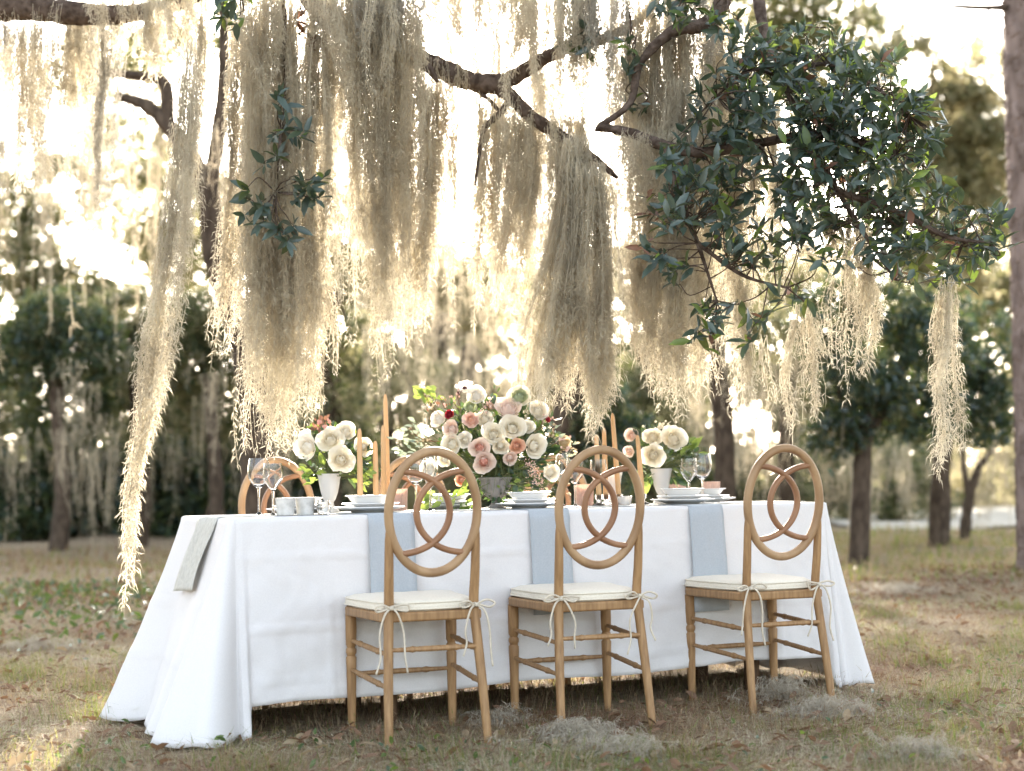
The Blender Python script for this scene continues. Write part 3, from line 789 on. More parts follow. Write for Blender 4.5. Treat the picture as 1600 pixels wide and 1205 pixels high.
# leaves in whorls along twigs
rl = np.random.RandomState(21)
LV = []      # (pos, dir, normal, size, mat)
TWG = MB()
def whorl(c, d, n, size, mats, pr):
    d = d / (np.linalg.norm(d) + 1e-9)
    a = np.cross(d, (.3, .2, 1)); a /= np.linalg.norm(a); b = np.cross(d, a)
    ph = rl.uniform(0, 6.28)
    for i in range(n):
        q = ph + i * 2.4
        sp = rl.uniform(.25, 1.45)
        v = d * math.cos(sp) + (a * math.cos(q) + b * math.sin(q)) * math.sin(sp)
        v[2] -= .12
        up = d * .6 + np.array([0, -.35, .7]) + rl.normal(0, .5, 3)
        LV.append((c - d * rl.uniform(0, .075), v, up, size * rl.uniform(.5, 1.25), mats[rl.choice(len(mats), p=pr)]))
_al = [[(1040, 228, 6.1), (1100, 238, 6.0), (1180, 225, 5.9), (1290, 210, 5.8), (1400, 240, 5.7)], [(1190, 30, 6.1), (1220, 120, 5.95), (1260, 200, 5.85), (1310, 300, 5.75), (1360, 380, 5.7), (1400, 438, 5.7)],
       [(1040, 228, 6.1), (1060, 300, 6.0), (1090, 380, 5.9), (1120, 470, 5.9)], [(1310, 300, 5.75), (1400, 330, 5.7), (1480, 370, 5.7), (1550, 380, 5.7)],
       [(1220, 120, 5.95), (1290, 100, 5.85), (1360, 130, 5.8), (1420, 180, 5.75)], [(1220, 120, 5.95), (1170, 110, 5.9), (1120, 150, 5.85)], [(1090, 380, 5.9), (1160, 430, 5.85), (1230, 450, 5.8)]]
for _p in _al[4:]: limb([px(*q) for q in _p], [.010, .007, .004], 'twig', 7, seed=20)
ANCH = np.concatenate([np.array(bez([px(*q) for q in l], 24)) for l in _al])
def spray(anchor, blob, r, d, dens=1.0, size=.078, mats=('leaf_near', 'leaf_dark', 'leaf_rust', 'leaf_young'), pr=(.80, .11, .012, .078), dz=.36, auto=False):
    A = np.asarray(anchor, float)
    s_ = FPX / d
    n = max(2, int(dens * (r * r) / 130))
    for i in range(n):
        q = rl.uniform(0, 6.28); rr = r * math.sqrt(rl.uniform(0, 1))
        dd = d + rl.normal(0, dz * .5)
        c = px(blob[0] + rr * math.cos(q), blob[1] + rr * math.sin(q), dd)
        if auto:
            A = ANCH[np.argmin(np.linalg.norm(ANCH - c + rl.normal(0, .05, 3), axis=1))]
        mid = (A + c) / 2 + rl.normal(0, .018, 3)
        b1 = c + (mid - c) * .5
        TWG.tube(bez([b1 - oo, (b1 + c) / 2 - oo + rl.normal(0, .008, 3), c - oo], 6), [.0032, .0028, .0022] if False else lerpR([.0018, .0012], 7), 4)
        if True:
            TWG.tube(bez([A - oo, mid - oo, b1 - oo], 8), lerpR([.0030, .0018], 9), 4)
        v = c - b1; v[2] += .02
        whorl(c, v + rl.normal(0, .03, 3), rl.randint(5, 9), size, mats, pr)
A1 = px(1220, 120, 5.95); A2 = px(1290, 210, 5.8); A3 = px(1310, 300, 5.75); A4 = px(1400, 330, 5.7); A5 = px(1060, 300, 6.0); A6 = px(1090, 380, 5.9); A7 = px(1480, 370, 5.7)
for an, bl, r, dn in [(A1, (1180, 105), 62, 1.05), (A1, (1275, 100), 72, 1.1), (A1, (1355, 130), 62, 1.15), (A2, (1420, 190), 52, 1.15), (A1, (1130, 165), 52, .9), (A2, (1240, 190), 80, .95),
                      (A2, (1345, 205), 66, 1.0), (A2, (1160, 240), 55, .7), (A3, (1290, 275), 70, .9), (A4, (1390, 290), 66, .9), (A4, (1455, 330), 52, 1.0), (A7, (1525, 365), 42, 1.0),
                      (A5, (1105, 310), 60, .85), (A5, (1050, 330), 40, .8), (A6, (1150, 370), 60, .6), (A6, (1040, 400), 36, .8), (A3, (1235, 340), 52, .6), (A4, (1350, 365), 52, .6), (A4, (1440, 400), 50, .7),
                      (A7, (1495, 420), 40, .8), (A6, (1110, 490), 34, .9), (A6, (1095, 520), 22, 1.0), (A6, (1170, 505), 24, .8), (A6, (1238, 460), 24, 1.0), (A5, (1045, 245), 26, 1.0), (A2, (1440, 240), 36, .9), (A3, (1200, 295), 48, .6), (A3, (1265, 335), 48, .6), (A6, (1185, 425), 34, .5), (A4, (1305, 365), 46, .6), (A4, (1400, 380), 46, .6), (A5, (1080, 260), 34, .7), (A2, (1310, 240), 60, .6), (A7, (1550, 330), 20, .6)]:
    spray(an, bl, r, 5.8, dn, auto=True)
# young rusty shoots at the left side of the bough
spray(A5, (1020, 320), 22, 5.9, .9, .07, ('leaf_rust', 'leaf_near', 'leaf_young'), (.45, .3, .25))
spray(A6, (1010, 395), 20, 5.9, .9, .06, ('leaf_near', 'leaf_rust'), (.7, .3))
# sprigs among the moss
B1 = px(440, 200, 6.2); B2 = px(430, 300, 6.2)
for an, bl, r, dn in [(B1, (440, 150), 22, .5), (B1, (458, 185), 30, .45), (B1, (448, 225), 26, .4), (B2, (478, 285), 30, .6), (B2, (395, 318), 34, .45), (B2, (425, 340), 30, .4), (B2, (465, 358), 34, .45), (B2, (490, 320), 24, .35), (B1, (418, 250), 16, .4)]:
    spray(an, bl, r, 5.95, dn, .075, pr=(.86, .10, .01, .03), dz=.1)
for bl, r, d in [((345, 12), 26, 5.8), ((370, 28), 18, 5.8), ((890, 68), 16, 6.3), ((915, 40), 18, 6.3), ((905, 80), 14, 6.3), ((980, 62), 16, 6.2), ((985, 165), 14, 6.2), ((1075, 10), 34, 6.0), ((1130, 30), 26, 6.0), ((1020, 20), 14, 6.2), ((990, 95), 12, 6.2)]:
    spray(px(bl[0] + 4, bl[1] - 40, d), bl, r, d, 1.2, .07, pr=(.66, .12, .02, .20), dz=.08)
for bl in [(488, 62), (470, 40)]:
    spray(px(bl[0], bl[1] - 30, 6.2), bl, 9, 6.2, 1.0, .06, ('leaf_rust', 'leaf_near'), (.8, .2), dz=.03)
o = TWG.obj('twigs', MATS['bark_near'], oak); o['kind'] = 'stuff'

def leaf_mesh(m, nm='leaf'):
    mb = MB()
    prof = [(0, .012), (.12, .045), (.35, .15), (.6, .165), (.82, .10), (1.0, .006)]
    G = []
    for y, x in prof:
        zz = -.22 * (y - .4) ** 2
        G.append([(-x, y, zz + x * .35), (0, y, zz), (x, y, zz + x * .35)])
    mb.grid(G)
    return mb.mesh(nm, MATS[m], True)
LM = {}
order = np.argsort([p[0][1] - 2.2 * p[3] for p in LV])
rest = []
for rank, i in enumerate(order):
    c, v, up, s_, m = LV[i]
    if rank < 300:
        if m not in LM: LM[m] = leaf_mesh(m)
        o = link('leaf', LM[m], oak)
        y = Vector(v).normalized(); z = Vector(up); z = (z - y * z.dot(y)).normalized(); x = y.cross(z)
        M = Matrix((x, y, z)).transposed().to_4x4()
        o.matrix_local = Matrix.Translation(Vector(c - oo)) @ M @ Matrix.Diagonal((s_, s_, s_, 1))
    else:
        rest.append(i)
for m in sorted(set(LV[i][4] for i in rest)):
    ii = [i for i in rest if LV[i][4] == m]
    me = leafquads(rl, np.array([LV[i][0] for i in ii]) - oo, np.array([LV[i][1] for i in ii]), np.array([LV[i][2] for i in ii]), np.array([LV[i][3] for i in ii]), [m], [1], 'leaves', .34, .12)
    o = link('leaves', me, oak); o['kind'] = 'stuff'
print('near leaves', len(LV))

# ------------------------------------------------------------------ Spanish moss near the camera
rm = np.random.RandomState(5)
MN = 2.7
def hank(label, path, widths, d, n, minlen=.35, dens=84, curl=.019, dz=.06, m='moss', w=.0034, group='hanks of moss hanging from the live oak', taper=1.0, start=(0, .15), tf=.9, end=.5):
    """path: photo points from top to tip; widths: half widths in px along it"""
    s_ = FPX / d
    P = np.array([px(x, y, d) for x, y in path])
    L = np.concatenate([[0], np.cumsum(np.linalg.norm(np.diff(P, axis=0), axis=1))]); Lt = L[-1]; tt = L / Lt
    W = np.array(widths, float) / s_
    n = int(n * MN); stems = []
    # strands gather in locks so that the hank has folds, gaps and lighter edges
    nl = max(2, n // 13)
    lx = np.sort(rm.uniform(-1, 1, nl)); ly = rm.uniform(-1, 1, nl); ll = rm.uniform(minlen, 1, nl) ** taper
    ll[rm.randint(nl)] = 1
    KW = 40; lw = np.cumsum(rm.normal(0, .0055, (nl, KW, 2)), 1)    # each lock wanders as a whole
    for i in range(n):
        j = rm.randint(nl); ww0 = W.mean()
        u = lx[j] + rm.normal(0, .0085) / (ww0 + 1e-4); v = ly[j] + rm.normal(0, .2)
        t0 = rm.uniform(*start); t1 = min(1.0, ll[j] * rm.uniform(end, 1.0) ** .7)
        t1 = max(t1, t0 + .12)
        k = max(8, int((t1 - t0) * Lt / .085))
        t = np.linspace(t0, t1, k)
        C = np.stack([np.interp(t, tt, P[:, c]) for c in range(3)], -1)
        ww = np.interp(t, tt, W)
        wob = np.cumsum(rm.normal(0, .003, (k, 2)), 0) + np.stack([np.interp(t, np.linspace(0, 1, KW), lw[j, :, c]) for c in (0, 1)], -1)
        C[:, 0] += u * ww + wob[:, 0]
        C[:, 1] += v * np.maximum(ww * .8, dz * .4) + wob[:, 1]
        stems.append(C)
    V, F = moss_strands(rm, stems, .0026, dens, curl, w, 1.0, tipfluff=tf)
    o = link('spanish_moss', fastmesh('spanish_moss', V, F, [MATS[m]]))
    return tag(o, label, 'moss', group)
H = hank
H('long thin moss hank trailing lowest of all, past the left corner of the table', [(300, 60), (285, 250), (268, 420), (246, 570), (226, 700), (212, 850), (211, 950)], [7, 9, 12, 10, 10, 9, 5], 5.35, 17, .6, tf=.7, dens=120, end=.85)
H('slanting moss tail that ends in mid air left of the table', [(302, 60), (282, 260), (258, 420), (228, 580), (200, 690), (170, 790)], [6, 8, 10, 9, 9, 5], 5.4, 14, .65, tf=.7, dens=120, end=.85)
H('widest moss hank, hanging behind the left vase with a leafy sprig on it', [(450, -20), (452, 150), (450, 330), (452, 480), (445, 620), (442, 730)], [62, 56, 58, 58, 54, 44], 6.25, 300, .72, tf=.8, dz=.12, end=.75)
H('moss hank left of the widest one, with ragged short tips', [(384, 20), (384, 200), (380, 360), (370, 480), (352, 590)], [20, 24, 27, 28, 14], 6.4, 90, .5, tf=.8, end=.7)
H('narrow dark moss strand falling beside the upper left trunk', [(160, -10), (158, 120), (150, 250), (141, 370)], [14, 12, 10, 5], 6.9, 34, .5, m='moss_grey')
H('short light moss tuft hanging at the top left between limb and strand', [(242, -10), (240, 60), (243, 140)], [18, 18, 8], 6.6, 34, .4)
H('cream moss fringe under the dark limb at the top left corner', [(60, 20), (58, 110), (60, 240), (60, 340)], [62, 60, 54, 40], 7.0, 120, .3, dz=.1)
H('pale moss fringe between the dark limb and the narrow dark strand', [(128, 10), (126, 120), (122, 260)], [24, 22, 12], 6.95, 46, .3)
H('thin moss curtain along the left edge of the view', [(5, 10), (8, 150), (10, 330)], [16, 16, 10], 7.4, 30, .4, m='moss_grey')
H('narrow moss strand right of the long trailing hank', [(318, -10), (316, 150), (308, 330), (300, 460)], [10, 10, 8, 4], 6.0, 24, .5)
H('moss tuft with curled tips right of the widest hank', [(527, 40), (526, 120), (522, 200), (518, 320)], [26, 24, 18, 8], 6.5, 60, .4, tf=.7)
H('dense grey moss curtain left of the sunlit limb', [(585, -20), (586, 130), (588, 300), (592, 450), (596, 600)], [50, 52, 44, 32, 24], 6.35, 210, .35, tf=.4, dz=.1)
H('dark moss strands hanging from the thick end of the sunlit limb', [(672, 95), (672, 250), (668, 400), (664, 540)], [34, 32, 28, 22], 6.5, 130, .5)
H('thin glowing moss strands just left of the sun', [(624, -10), (628, 180), (626, 380), (624, 600)], [14, 16, 16, 12], 6.7, 60, .45)
H('dense moss mass draped over the sunlit limb at the top', [(610, -30), (612, 40), (620, 110)], [70, 64, 46], 6.3, 130, .5, m='moss_grey')
H('moss curtain above the sun at the top centre', [(735, -40), (735, 20), (735, 96)], [80, 74, 40], 6.8, 110, .3)
H('fine moss strands below the fork of the sunlit limb', [(790, 150), (786, 280), (776, 400), (766, 500)], [40, 42, 40, 22], 6.5, 120, .35)
H('moss veil right of the sun above the rising limb', [(865, -40), (866, 60), (868, 170), (868, 260)], [60, 60, 56, 36], 6.6, 110, .4)
H('moss curtain filling the space right of the hanging twig', [(860, 170), (862, 300), (850, 430), (835, 520)], [56, 58, 54, 40], 6.55, 190, .4)
H('tent shaped moss hank that spreads low over the central bouquet', [(900, 210), (898, 320), (890, 420), (876, 520), (866, 610), (858, 660)], [20, 30, 44, 58, 60, 50], 6.25, 170, .7, tf=.9, end=.7, dz=.1)
H('moss hank with bright curled tips reaching down to the right candles', [(925, 250), (925, 380), (925, 500), (924, 600), (922, 695)], [22, 30, 36, 34, 18], 6.15, 110, .65, tf=1.1, end=.7)
H('grey moss veil beside the pale limb at the top right of centre', [(945, -40), (946, 80), (946, 200)], [44, 42, 34], 6.3, 100, .45, m='moss_grey')
H('moss curtain behind the left side of the leafy bough', [(1030, -30), (1030, 180), (1032, 380), (1036, 540), (1045, 670)], [52, 46, 42, 44, 34], 6.35, 190, .6, tf=.7, dz=.1)
H('thick moss hank ending just above the right vase', [(1078, 120), (1080, 320), (1076, 480), (1070, 600), (1072, 665)], [30, 34, 34, 30, 20], 6.2, 120, .7, tf=.7, end=.75)
H('pale moss curtain behind the leafy bough, right of the thick hank', [(1120, 20), (1128, 240), (1130, 420), (1134, 560), (1140, 650)], [40, 44, 46, 38, 16], 6.4, 150, .45, tf=.6)
H('stray thin moss tail with a single curl between vase and right chair', [(1196, 520), (1194, 600), (1194, 695)], [6, 6, 4], 6.0, 6, .7, tf=.6)
H('sparse moss tail right of the thick hank', [(1158, 420), (1160, 540), (1160, 660)], [18, 18, 8], 6.1, 24, .4, tf=.6)
H('moss hank hanging above the right chair back', [(1258, 470), (1260, 560), (1262, 640), (1264, 715)], [16, 22, 22, 12], 5.9, 26, .4, tf=.6)
H('forked moss hank right of the right chair, under the bough', [(1330, 330), (1326, 440), (1324, 540), (1324, 645)], [26, 30, 24, 12], 5.8, 30, .35, tf=.6)
H('moss tail with a hooked tip beside the forked hank', [(1352, 380), (1352, 480), (1355, 590)], [8, 10, 5], 5.8, 18, .5, tf=.6)
H('lone bright moss hank hanging at the right near the pine trunk', [(1484, 430), (1488, 520), (1491, 620), (1494, 745)], [8, 15, 20, 11], 5.7, 22, .45, tf=.9, dens=110, end=.75)
H('small moss clump tangled in the lower leaves of the bough', [(1280, 330), (1275, 380), (1270, 450)], [30, 26, 12], 5.85, 40, .4)
H('moss drape over the pale limb left of the leafy bough', [(1010, 200), (1012, 250), (1014, 330)], [50, 44, 20], 6.1, 46, .3)
H('moss hank at the top right of centre above the leaves', [(1100, -40), (1102, 60), (1104, 150)], [40, 38, 24], 6.3, 70, .4, m='moss_grey')

H('ragged moss mass hiding the upper end of the sunlit limb', [(560, -40), (566, 60), (575, 190)], [66, 58, 30], 6.2, 110, .45, tf=.5)
H('moss drape in front of the limb just left of its knobbly end', [(628, 10), (628, 110), (626, 260)], [26, 24, 14], 6.25, 50, .4, tf=.5)
H('moss veil at the very top between the sun and the rising limb', [(790, -50), (790, 30), (788, 118)], [50, 46, 26], 6.35, 70, .35)
H('moss drape on the rising limb above its leafy sprig', [(905, -30), (905, 60), (903, 180)], [40, 40, 22], 6.3, 64, .4)
H('moss drape at the upper left beside the leafy twigs', [(410, -40), (405, 60), (400, 170)], [34, 32, 18], 6.1, 56, .4)
H('long moss veil falling behind the left part of the leafy bough', [(985, 60), (985, 260), (986, 420), (988, 560)], [30, 34, 30, 18], 6.5, 80, .35, tf=.5)
H('ragged moss hank at the lower left of the leafy bough', [(1010, 380), (1012, 500), (1014, 610)], [30, 34, 16], 6.3, 64, .4, tf=.8)
H('moss drape over the dark limb at the top left, right of the pale fringe', [(215, -30), (214, 30), (210, 130)], [60, 54, 34], 6.75, 60, .3)
H('moss drape at the top left above the long trailing hank', [(300, -40), (300, 30), (298, 120)], [44, 40, 22], 6.5, 50, .3)
H('moss curtain hanging behind the middle of the leafy bough', [(1190, 150), (1192, 300), (1190, 430), (1188, 520)], [44, 46, 40, 18], 6.35, 90, .4, tf=.6)
rs_ = np.random.RandomState(77)
for xc, wh in [(520, 'over the left vase'), (560, 'over the leftmost candle'), (606, 'over the tallest left candle'), (650, 'between left candles and bouquet'), (700, 'over the left side of the bouquet'), (757, 'under the fork of the sunlit limb'),
               (806, 'over the right side of the bouquet'), (845, 'just left of the tent shaped hank'), (955, 'over the middle chair back'), (1003, 'over the leaning right candle'), (1055, 'over the right vase'), (1108, 'over the tall angled glass')]:
    for ln_, ya, yb in (('short', 190, 330), ('longer', 380, 470), ('longest', 520, 640)):
        x = xc + rs_.uniform(-20, 20); y0 = rs_.uniform(-30, 150); y1 = rs_.uniform(ya, yb); q = rs_.uniform(5, 13)
        if ya == 190: y0 = -30
        H(ln_ + ' thin moss strand hanging ' + wh, [(x, y0), (x + rs_.normal(0, 3), (y0 + y1) / 2), (x + rs_.normal(0, 7), y1)], [q, q, q * .5], rs_.uniform(6.2, 7.0), 9, .4, tf=.5, group='thin moss strands among the hanks')
# moss fallen on the ground
def fallen(label, x, y, d, r, hgt_, n):
    c = gx(x, d); stems = []
    for _ in range(n):
        q = rm.uniform(0, 6.28); rr = r * min(1.7, abs(rm.normal(0, .62))) * (1 + .35 * math.sin(3 * q + x)); k = 7
        b = np.array([c[0] + rr * math.cos(q), c[1] + rr * math.sin(q) * .8, 0])
        top = .75 * hgt_ * max(0, 1 - (rr / r) ** 1.5) * rm.uniform(.2, 1.1) + .006
        st = b + np.cumsum(rm.normal(0, .018, (k, 3)), 0); st[:, 2] = np.abs(top + np.cumsum(rm.normal(0, .008, k))) + .004
        stems.append(st)
    V, F = moss_strands(rm, stems, .0020, 220, .03, .0022, 1.0)
    V[:, 2] = np.maximum(V[:, 2], .002)
    tag(link('fallen_moss', fastmesh('fallen_moss', V, F, [MATS['moss_fallen']])), label, 'moss', 'clumps of moss fallen on the grass')
fallen('grey tuft of fallen moss behind the back leg of the right chair', 1215, 0, 5.98, .13, .10, 120)
fallen('wide grey drift of fallen moss between the middle and right chairs', 1285, 0, 5.65, .2, .06, 200)
fallen('grey heap of fallen moss in front of the middle chair', 895, 0, 5.24, .17, .06, 200)
fallen('small heap of fallen moss at the bottom edge right of centre', 960, 0, 4.92, .14, .05, 110)
fallen('flat clump of fallen moss near the bottom right corner', 1430, 0, 4.82, .12, .05, 110)
fallen('thin spread of fallen moss beside the left chair', 785, 0, 5.6, .10, .05, 60)
fallen('pale moss scattered on the grass left of the table', 60, 0, 8.5, .4, .05, 160)
fallen('pale moss lying beyond the table at the far right', 1400, 0, 11.5, .45, .05, 120)
# ------------------------------------------------------------------ table
tbl = empty('dining_table', (TO[0], TO[1], 0), TH, 'long wooden table hidden under the white cloth', 'table')
mb = MB(); mb.box((TL / 2, TW / 2, TZ - .022), (TL - .03, TW - .03, .03)); bevel(mb.obj('tabletop', MATS['table_wood'], tbl, False, None), .004)
for a in (.62, TL - .29):
    for b in (.14, TW - .14):
        mb = MB(); mb.tube([(a, b, -.01), (a, b, .35), (a, b, TZ - .037)], [.03, .034, .038], 12); mb.obj('leg', MATS['table_wood'], tbl)
for b in (.09, TW - .09):
    mb = MB(); mb.box((TL / 2, b, TZ - .085), (TL - .3, .025, .09)); mb.obj('apron', MATS['table_wood'], tbl, False, None)

# cloth: perimeter walk, counter clockwise from the near left corner
def build_cloth():
    R = .02
    pts = []    # (x, y, nx, ny, kind, s)  in table coordinates
    def side(x0, y0, x1, y1, nx, ny, k, n):
        for i in range(n):
            t = i / n
            if k == 'near': t = .35 * t + .65 * (.5 - .5 * math.cos(math.pi * t))
            pts.append((x0 + (x1 - x0) * t, y0 + (y1 - y0) * t, nx, ny, k, t))
    def corner(cx, cy, a0, k, n=26):
        for i in range(n):
            a = a0 + (math.pi / 2) * i / n
            pts.append((cx + R * math.cos(a), cy + R * math.sin(a), math.cos(a), math.sin(a), k, i / n))
    side(R, 0, TL - R, 0, 0, -1, 'near', 190); corner(TL - R, R, -math.pi / 2, 'cnr')
    side(TL, R, TL, TW - R, 1, 0, 'right', 50); corner(TL - R, TW - R, 0, 'cfr')
    side(TL - R, TW, R, TW, 0, 1, 'far', 90); corner(R, TW - R, math.pi / 2, 'cfl')
    side(0, TW - R, 0, R, -1, 0, 'left', 60); corner(R, R, math.pi, 'cnl')
    zt = TZ + .004
    nv = 44
    rings = []
    rings.append([(x - nx * .03, y - ny * .03, zt) for x, y, nx, ny, k, s in pts])
    rings.append([(x - nx * .006, y - ny * .006, zt - .0006) for x, y, nx, ny, k, s in pts])
    sm = lambda q: max(0, min(1, q)) ** 2 * (3 - 2 * max(0, min(1, q)))
    def params(k, s, x, y):
        # hem height, outward flare, ripple
        if k == 'near':
            ed = min(x - R, TL - R - x)
            cl = 1 - sm((ed - .022) / .020)
            hem = .112 + .022 * (x / TL) + .006 * math.sin(x * 7)
            hem = hem * (1 - cl) + .014 * cl
            fl = .022 + .010 * math.sin(x * 5.3 + 1) + .006 * math.sin(x * 11.7) + .055 * cl
            return hem, fl, .011 * math.sin(x * 15 + 2 * math.sin(x * 3))
        if k == 'far':
            return .025 + .01 * math.sin(x * 9), .08 + .02 * math.sin(x * 6), 0
        if k in ('left', 'right'):
            t = y / TW
            fl = .18 + .05 * math.sin(t * 6.5 + .6) + .08 * t
            if k == 'right': fl = .10 + .03 * math.sin(t * 6)
            return .014 + .012 * (1 + math.sin(t * 13)), fl, .022 * math.sin(t * 15 + (0 if k == 'left' else 2))
        # corners: a soft cone of cloth reaching the ground
        fl = (.23 if k in ('cnl', 'cfl') else .10) + .045 * math.sin(s * math.pi)
        lead = {'cnl': s, 'cnr': 1 - s, 'cfl': 1 - s, 'cfr': s}[k]    # 1 where it meets the long side
        fl = fl * (1 - .62 * sm((lead - .35) / .65)) 
        return .012 + .010 * math.sin(s * 9) ** 2, fl, .03 * math.sin(s * 12)
    n = len(pts)
    par = [params(p[4], p[5], p[0], p[1]) for p in pts]
    for j in range(nv):
        v = (j / (nv - 1))
        row = []
        for i, (x, y, nx, ny, k, s) in enumerate(pts):
            hem, fl, rip = par[i]
            z = zt - .004 - (zt - .004 - hem) * v
            o = .004 + fl * (v ** 1.25 if k in ('near', 'far') else v ** 1.12) + rip * v ** 1.5
            if k == 'near':
                # press folds from the box the cloth came in
                for zc, q in ((.60, .005), (.36, .006), (.19, .004)):
                    o += q * math.exp(-((z - zc - .006 * math.sin(x * 4)) / .006) ** 2)
                for xc in (.35, .98, 1.62, 2.2):
                    o += .005 * math.exp(-((x - xc) / .009) ** 2) * v
                o += (.003 * math.sin(x * 31 + z * 22) * math.sin(z * 17 + x * 9) + .0022 * math.sin(x * 19 - z * 41 + 2 * math.sin(x * 7))) * v + .0012 * math.sin(x * 67 + 3 * math.sin(z * 23)) * math.sin(z * 53 + 2 * math.sin(x * 13))
            if k == 'near': o += .002 * math.exp(-((z - hem - .028) / .005) ** 2)      # stitched hem
            if k == 'left':
                for zc in (.43, .25): o += .004 * math.exp(-((z - zc - .02 * s) / .008) ** 2)
                o += .004 * math.sin(y * 25 + z * 14) * math.sin(z * 15) * v
            row.append((x + nx * o, y + ny * o, z))
        rings.append(row)
    V = [p for r in rings for p in r]
    F = [tuple(range(n))]
    for i in range(len(rings) - 1):
        for j in range(n):
            j2 = (j + 1) % n
            F.append((i * n + j, (i + 1) * n + j, (i + 1) * n + j2, i * n + j2))
    me = bpy.data.meshes.new('tablecloth'); me.from_pydata(V, [], F); me.materials.append(MATS['cloth'])
    me.polygons.foreach_set('use_smooth', np.ones(len(F), dtype=bool)); me.update()
    o = link('tablecloth', me)
    o.location = (TO[0], TO[1], 0); o.rotation_euler = (0, 0, TH)
    sd_ = o.modifiers.new('thick', 'SOLIDIFY'); sd_.thickness = .0012; sd_.offset = 0
    tag(o, 'long white linen cloth draped over the table down to the grass', 'tablecloth')
    return lambda x, z: .004 + .035 * ((TZ - z) / (TZ - .12)) ** 1.25 + .012
cloth_off = build_cloth()
ZC = TZ + .0056           # top of the cloth

def strip(name, label, a, w_, b0, zend, m, cat, group=None, end=False, wav=.004, tilt=0):
    """cloth strip lying on the top and hanging over the near side (or the left end)"""
    prof = [(b0 * (1 - i / 6.0), ZC + .0015) for i in range(6)] + [(.004, ZC + .0012), (-.006, ZC - .004)]
    k = 16
    for i in range(1, k + 1):
        z = TZ - .006 - (TZ - .006 - zend) * i / k
        fl = (.012 + .10 * ((TZ - z) / (TZ - .02)) + .004) if False else None
        if end: o = .010 + .27 * ((TZ - z) / TZ) ** 1.12 + .012 * math.sin(i / k * 2.5)
        else: o = .012 + .040 * ((TZ - z) / (TZ - .12)) ** 1.25 + .004
        prof.append((-o, z))
    G = []
    for q, z in prof:
        row = []
        for j in range(9):
            u = (j / 8 - .5) * w_
            d_ = wav * math.sin(j * 1.7 + z * 14) * (1 if z < TZ - .03 else .2)
            zz = z - tilt * (j / 8) * max(0, TZ - z) * .5
            row.append((q - d_, a + u, zz) if end else (a + u + tilt * 0, q - d_, zz))
        G.append(row)
    mb = MB(); mb.grid(G)
    o = mb.obj(name, MATS[m], None, True, None)
    o.location = (TO[0], TO[1], 0); o.rotation_euler = (0, 0, TH)
    s_ = o.modifiers.new('thick', 'SOLIDIFY'); s_.thickness = .0016; s_.offset = 0
    return tag(o, label, cat, group)
NAP = 'blue grey napkins hanging over the table edge'
strip('napkin', 'blue grey napkin hanging behind the left chair back', ta(609, 0), .172, .27, .372, 'napkin', 'napkin', NAP)
strip('napkin', 'blue grey napkin hanging beside the middle chair back', ta(855, 0), .165, .27, .362, 'napkin', 'napkin', NAP)
strip('napkin', 'blue grey napkin hanging left of the right chair back', ta(1099, 0), .155, .27, .338, 'napkin', 'napkin', NAP)
strip('table_runner', 'pale sage gauze runner with a frayed hem hanging over the left end', TW * .38, .26, TL - .02, .50, 'lace', 'runner', end=True, wav=.005, tilt=.15)

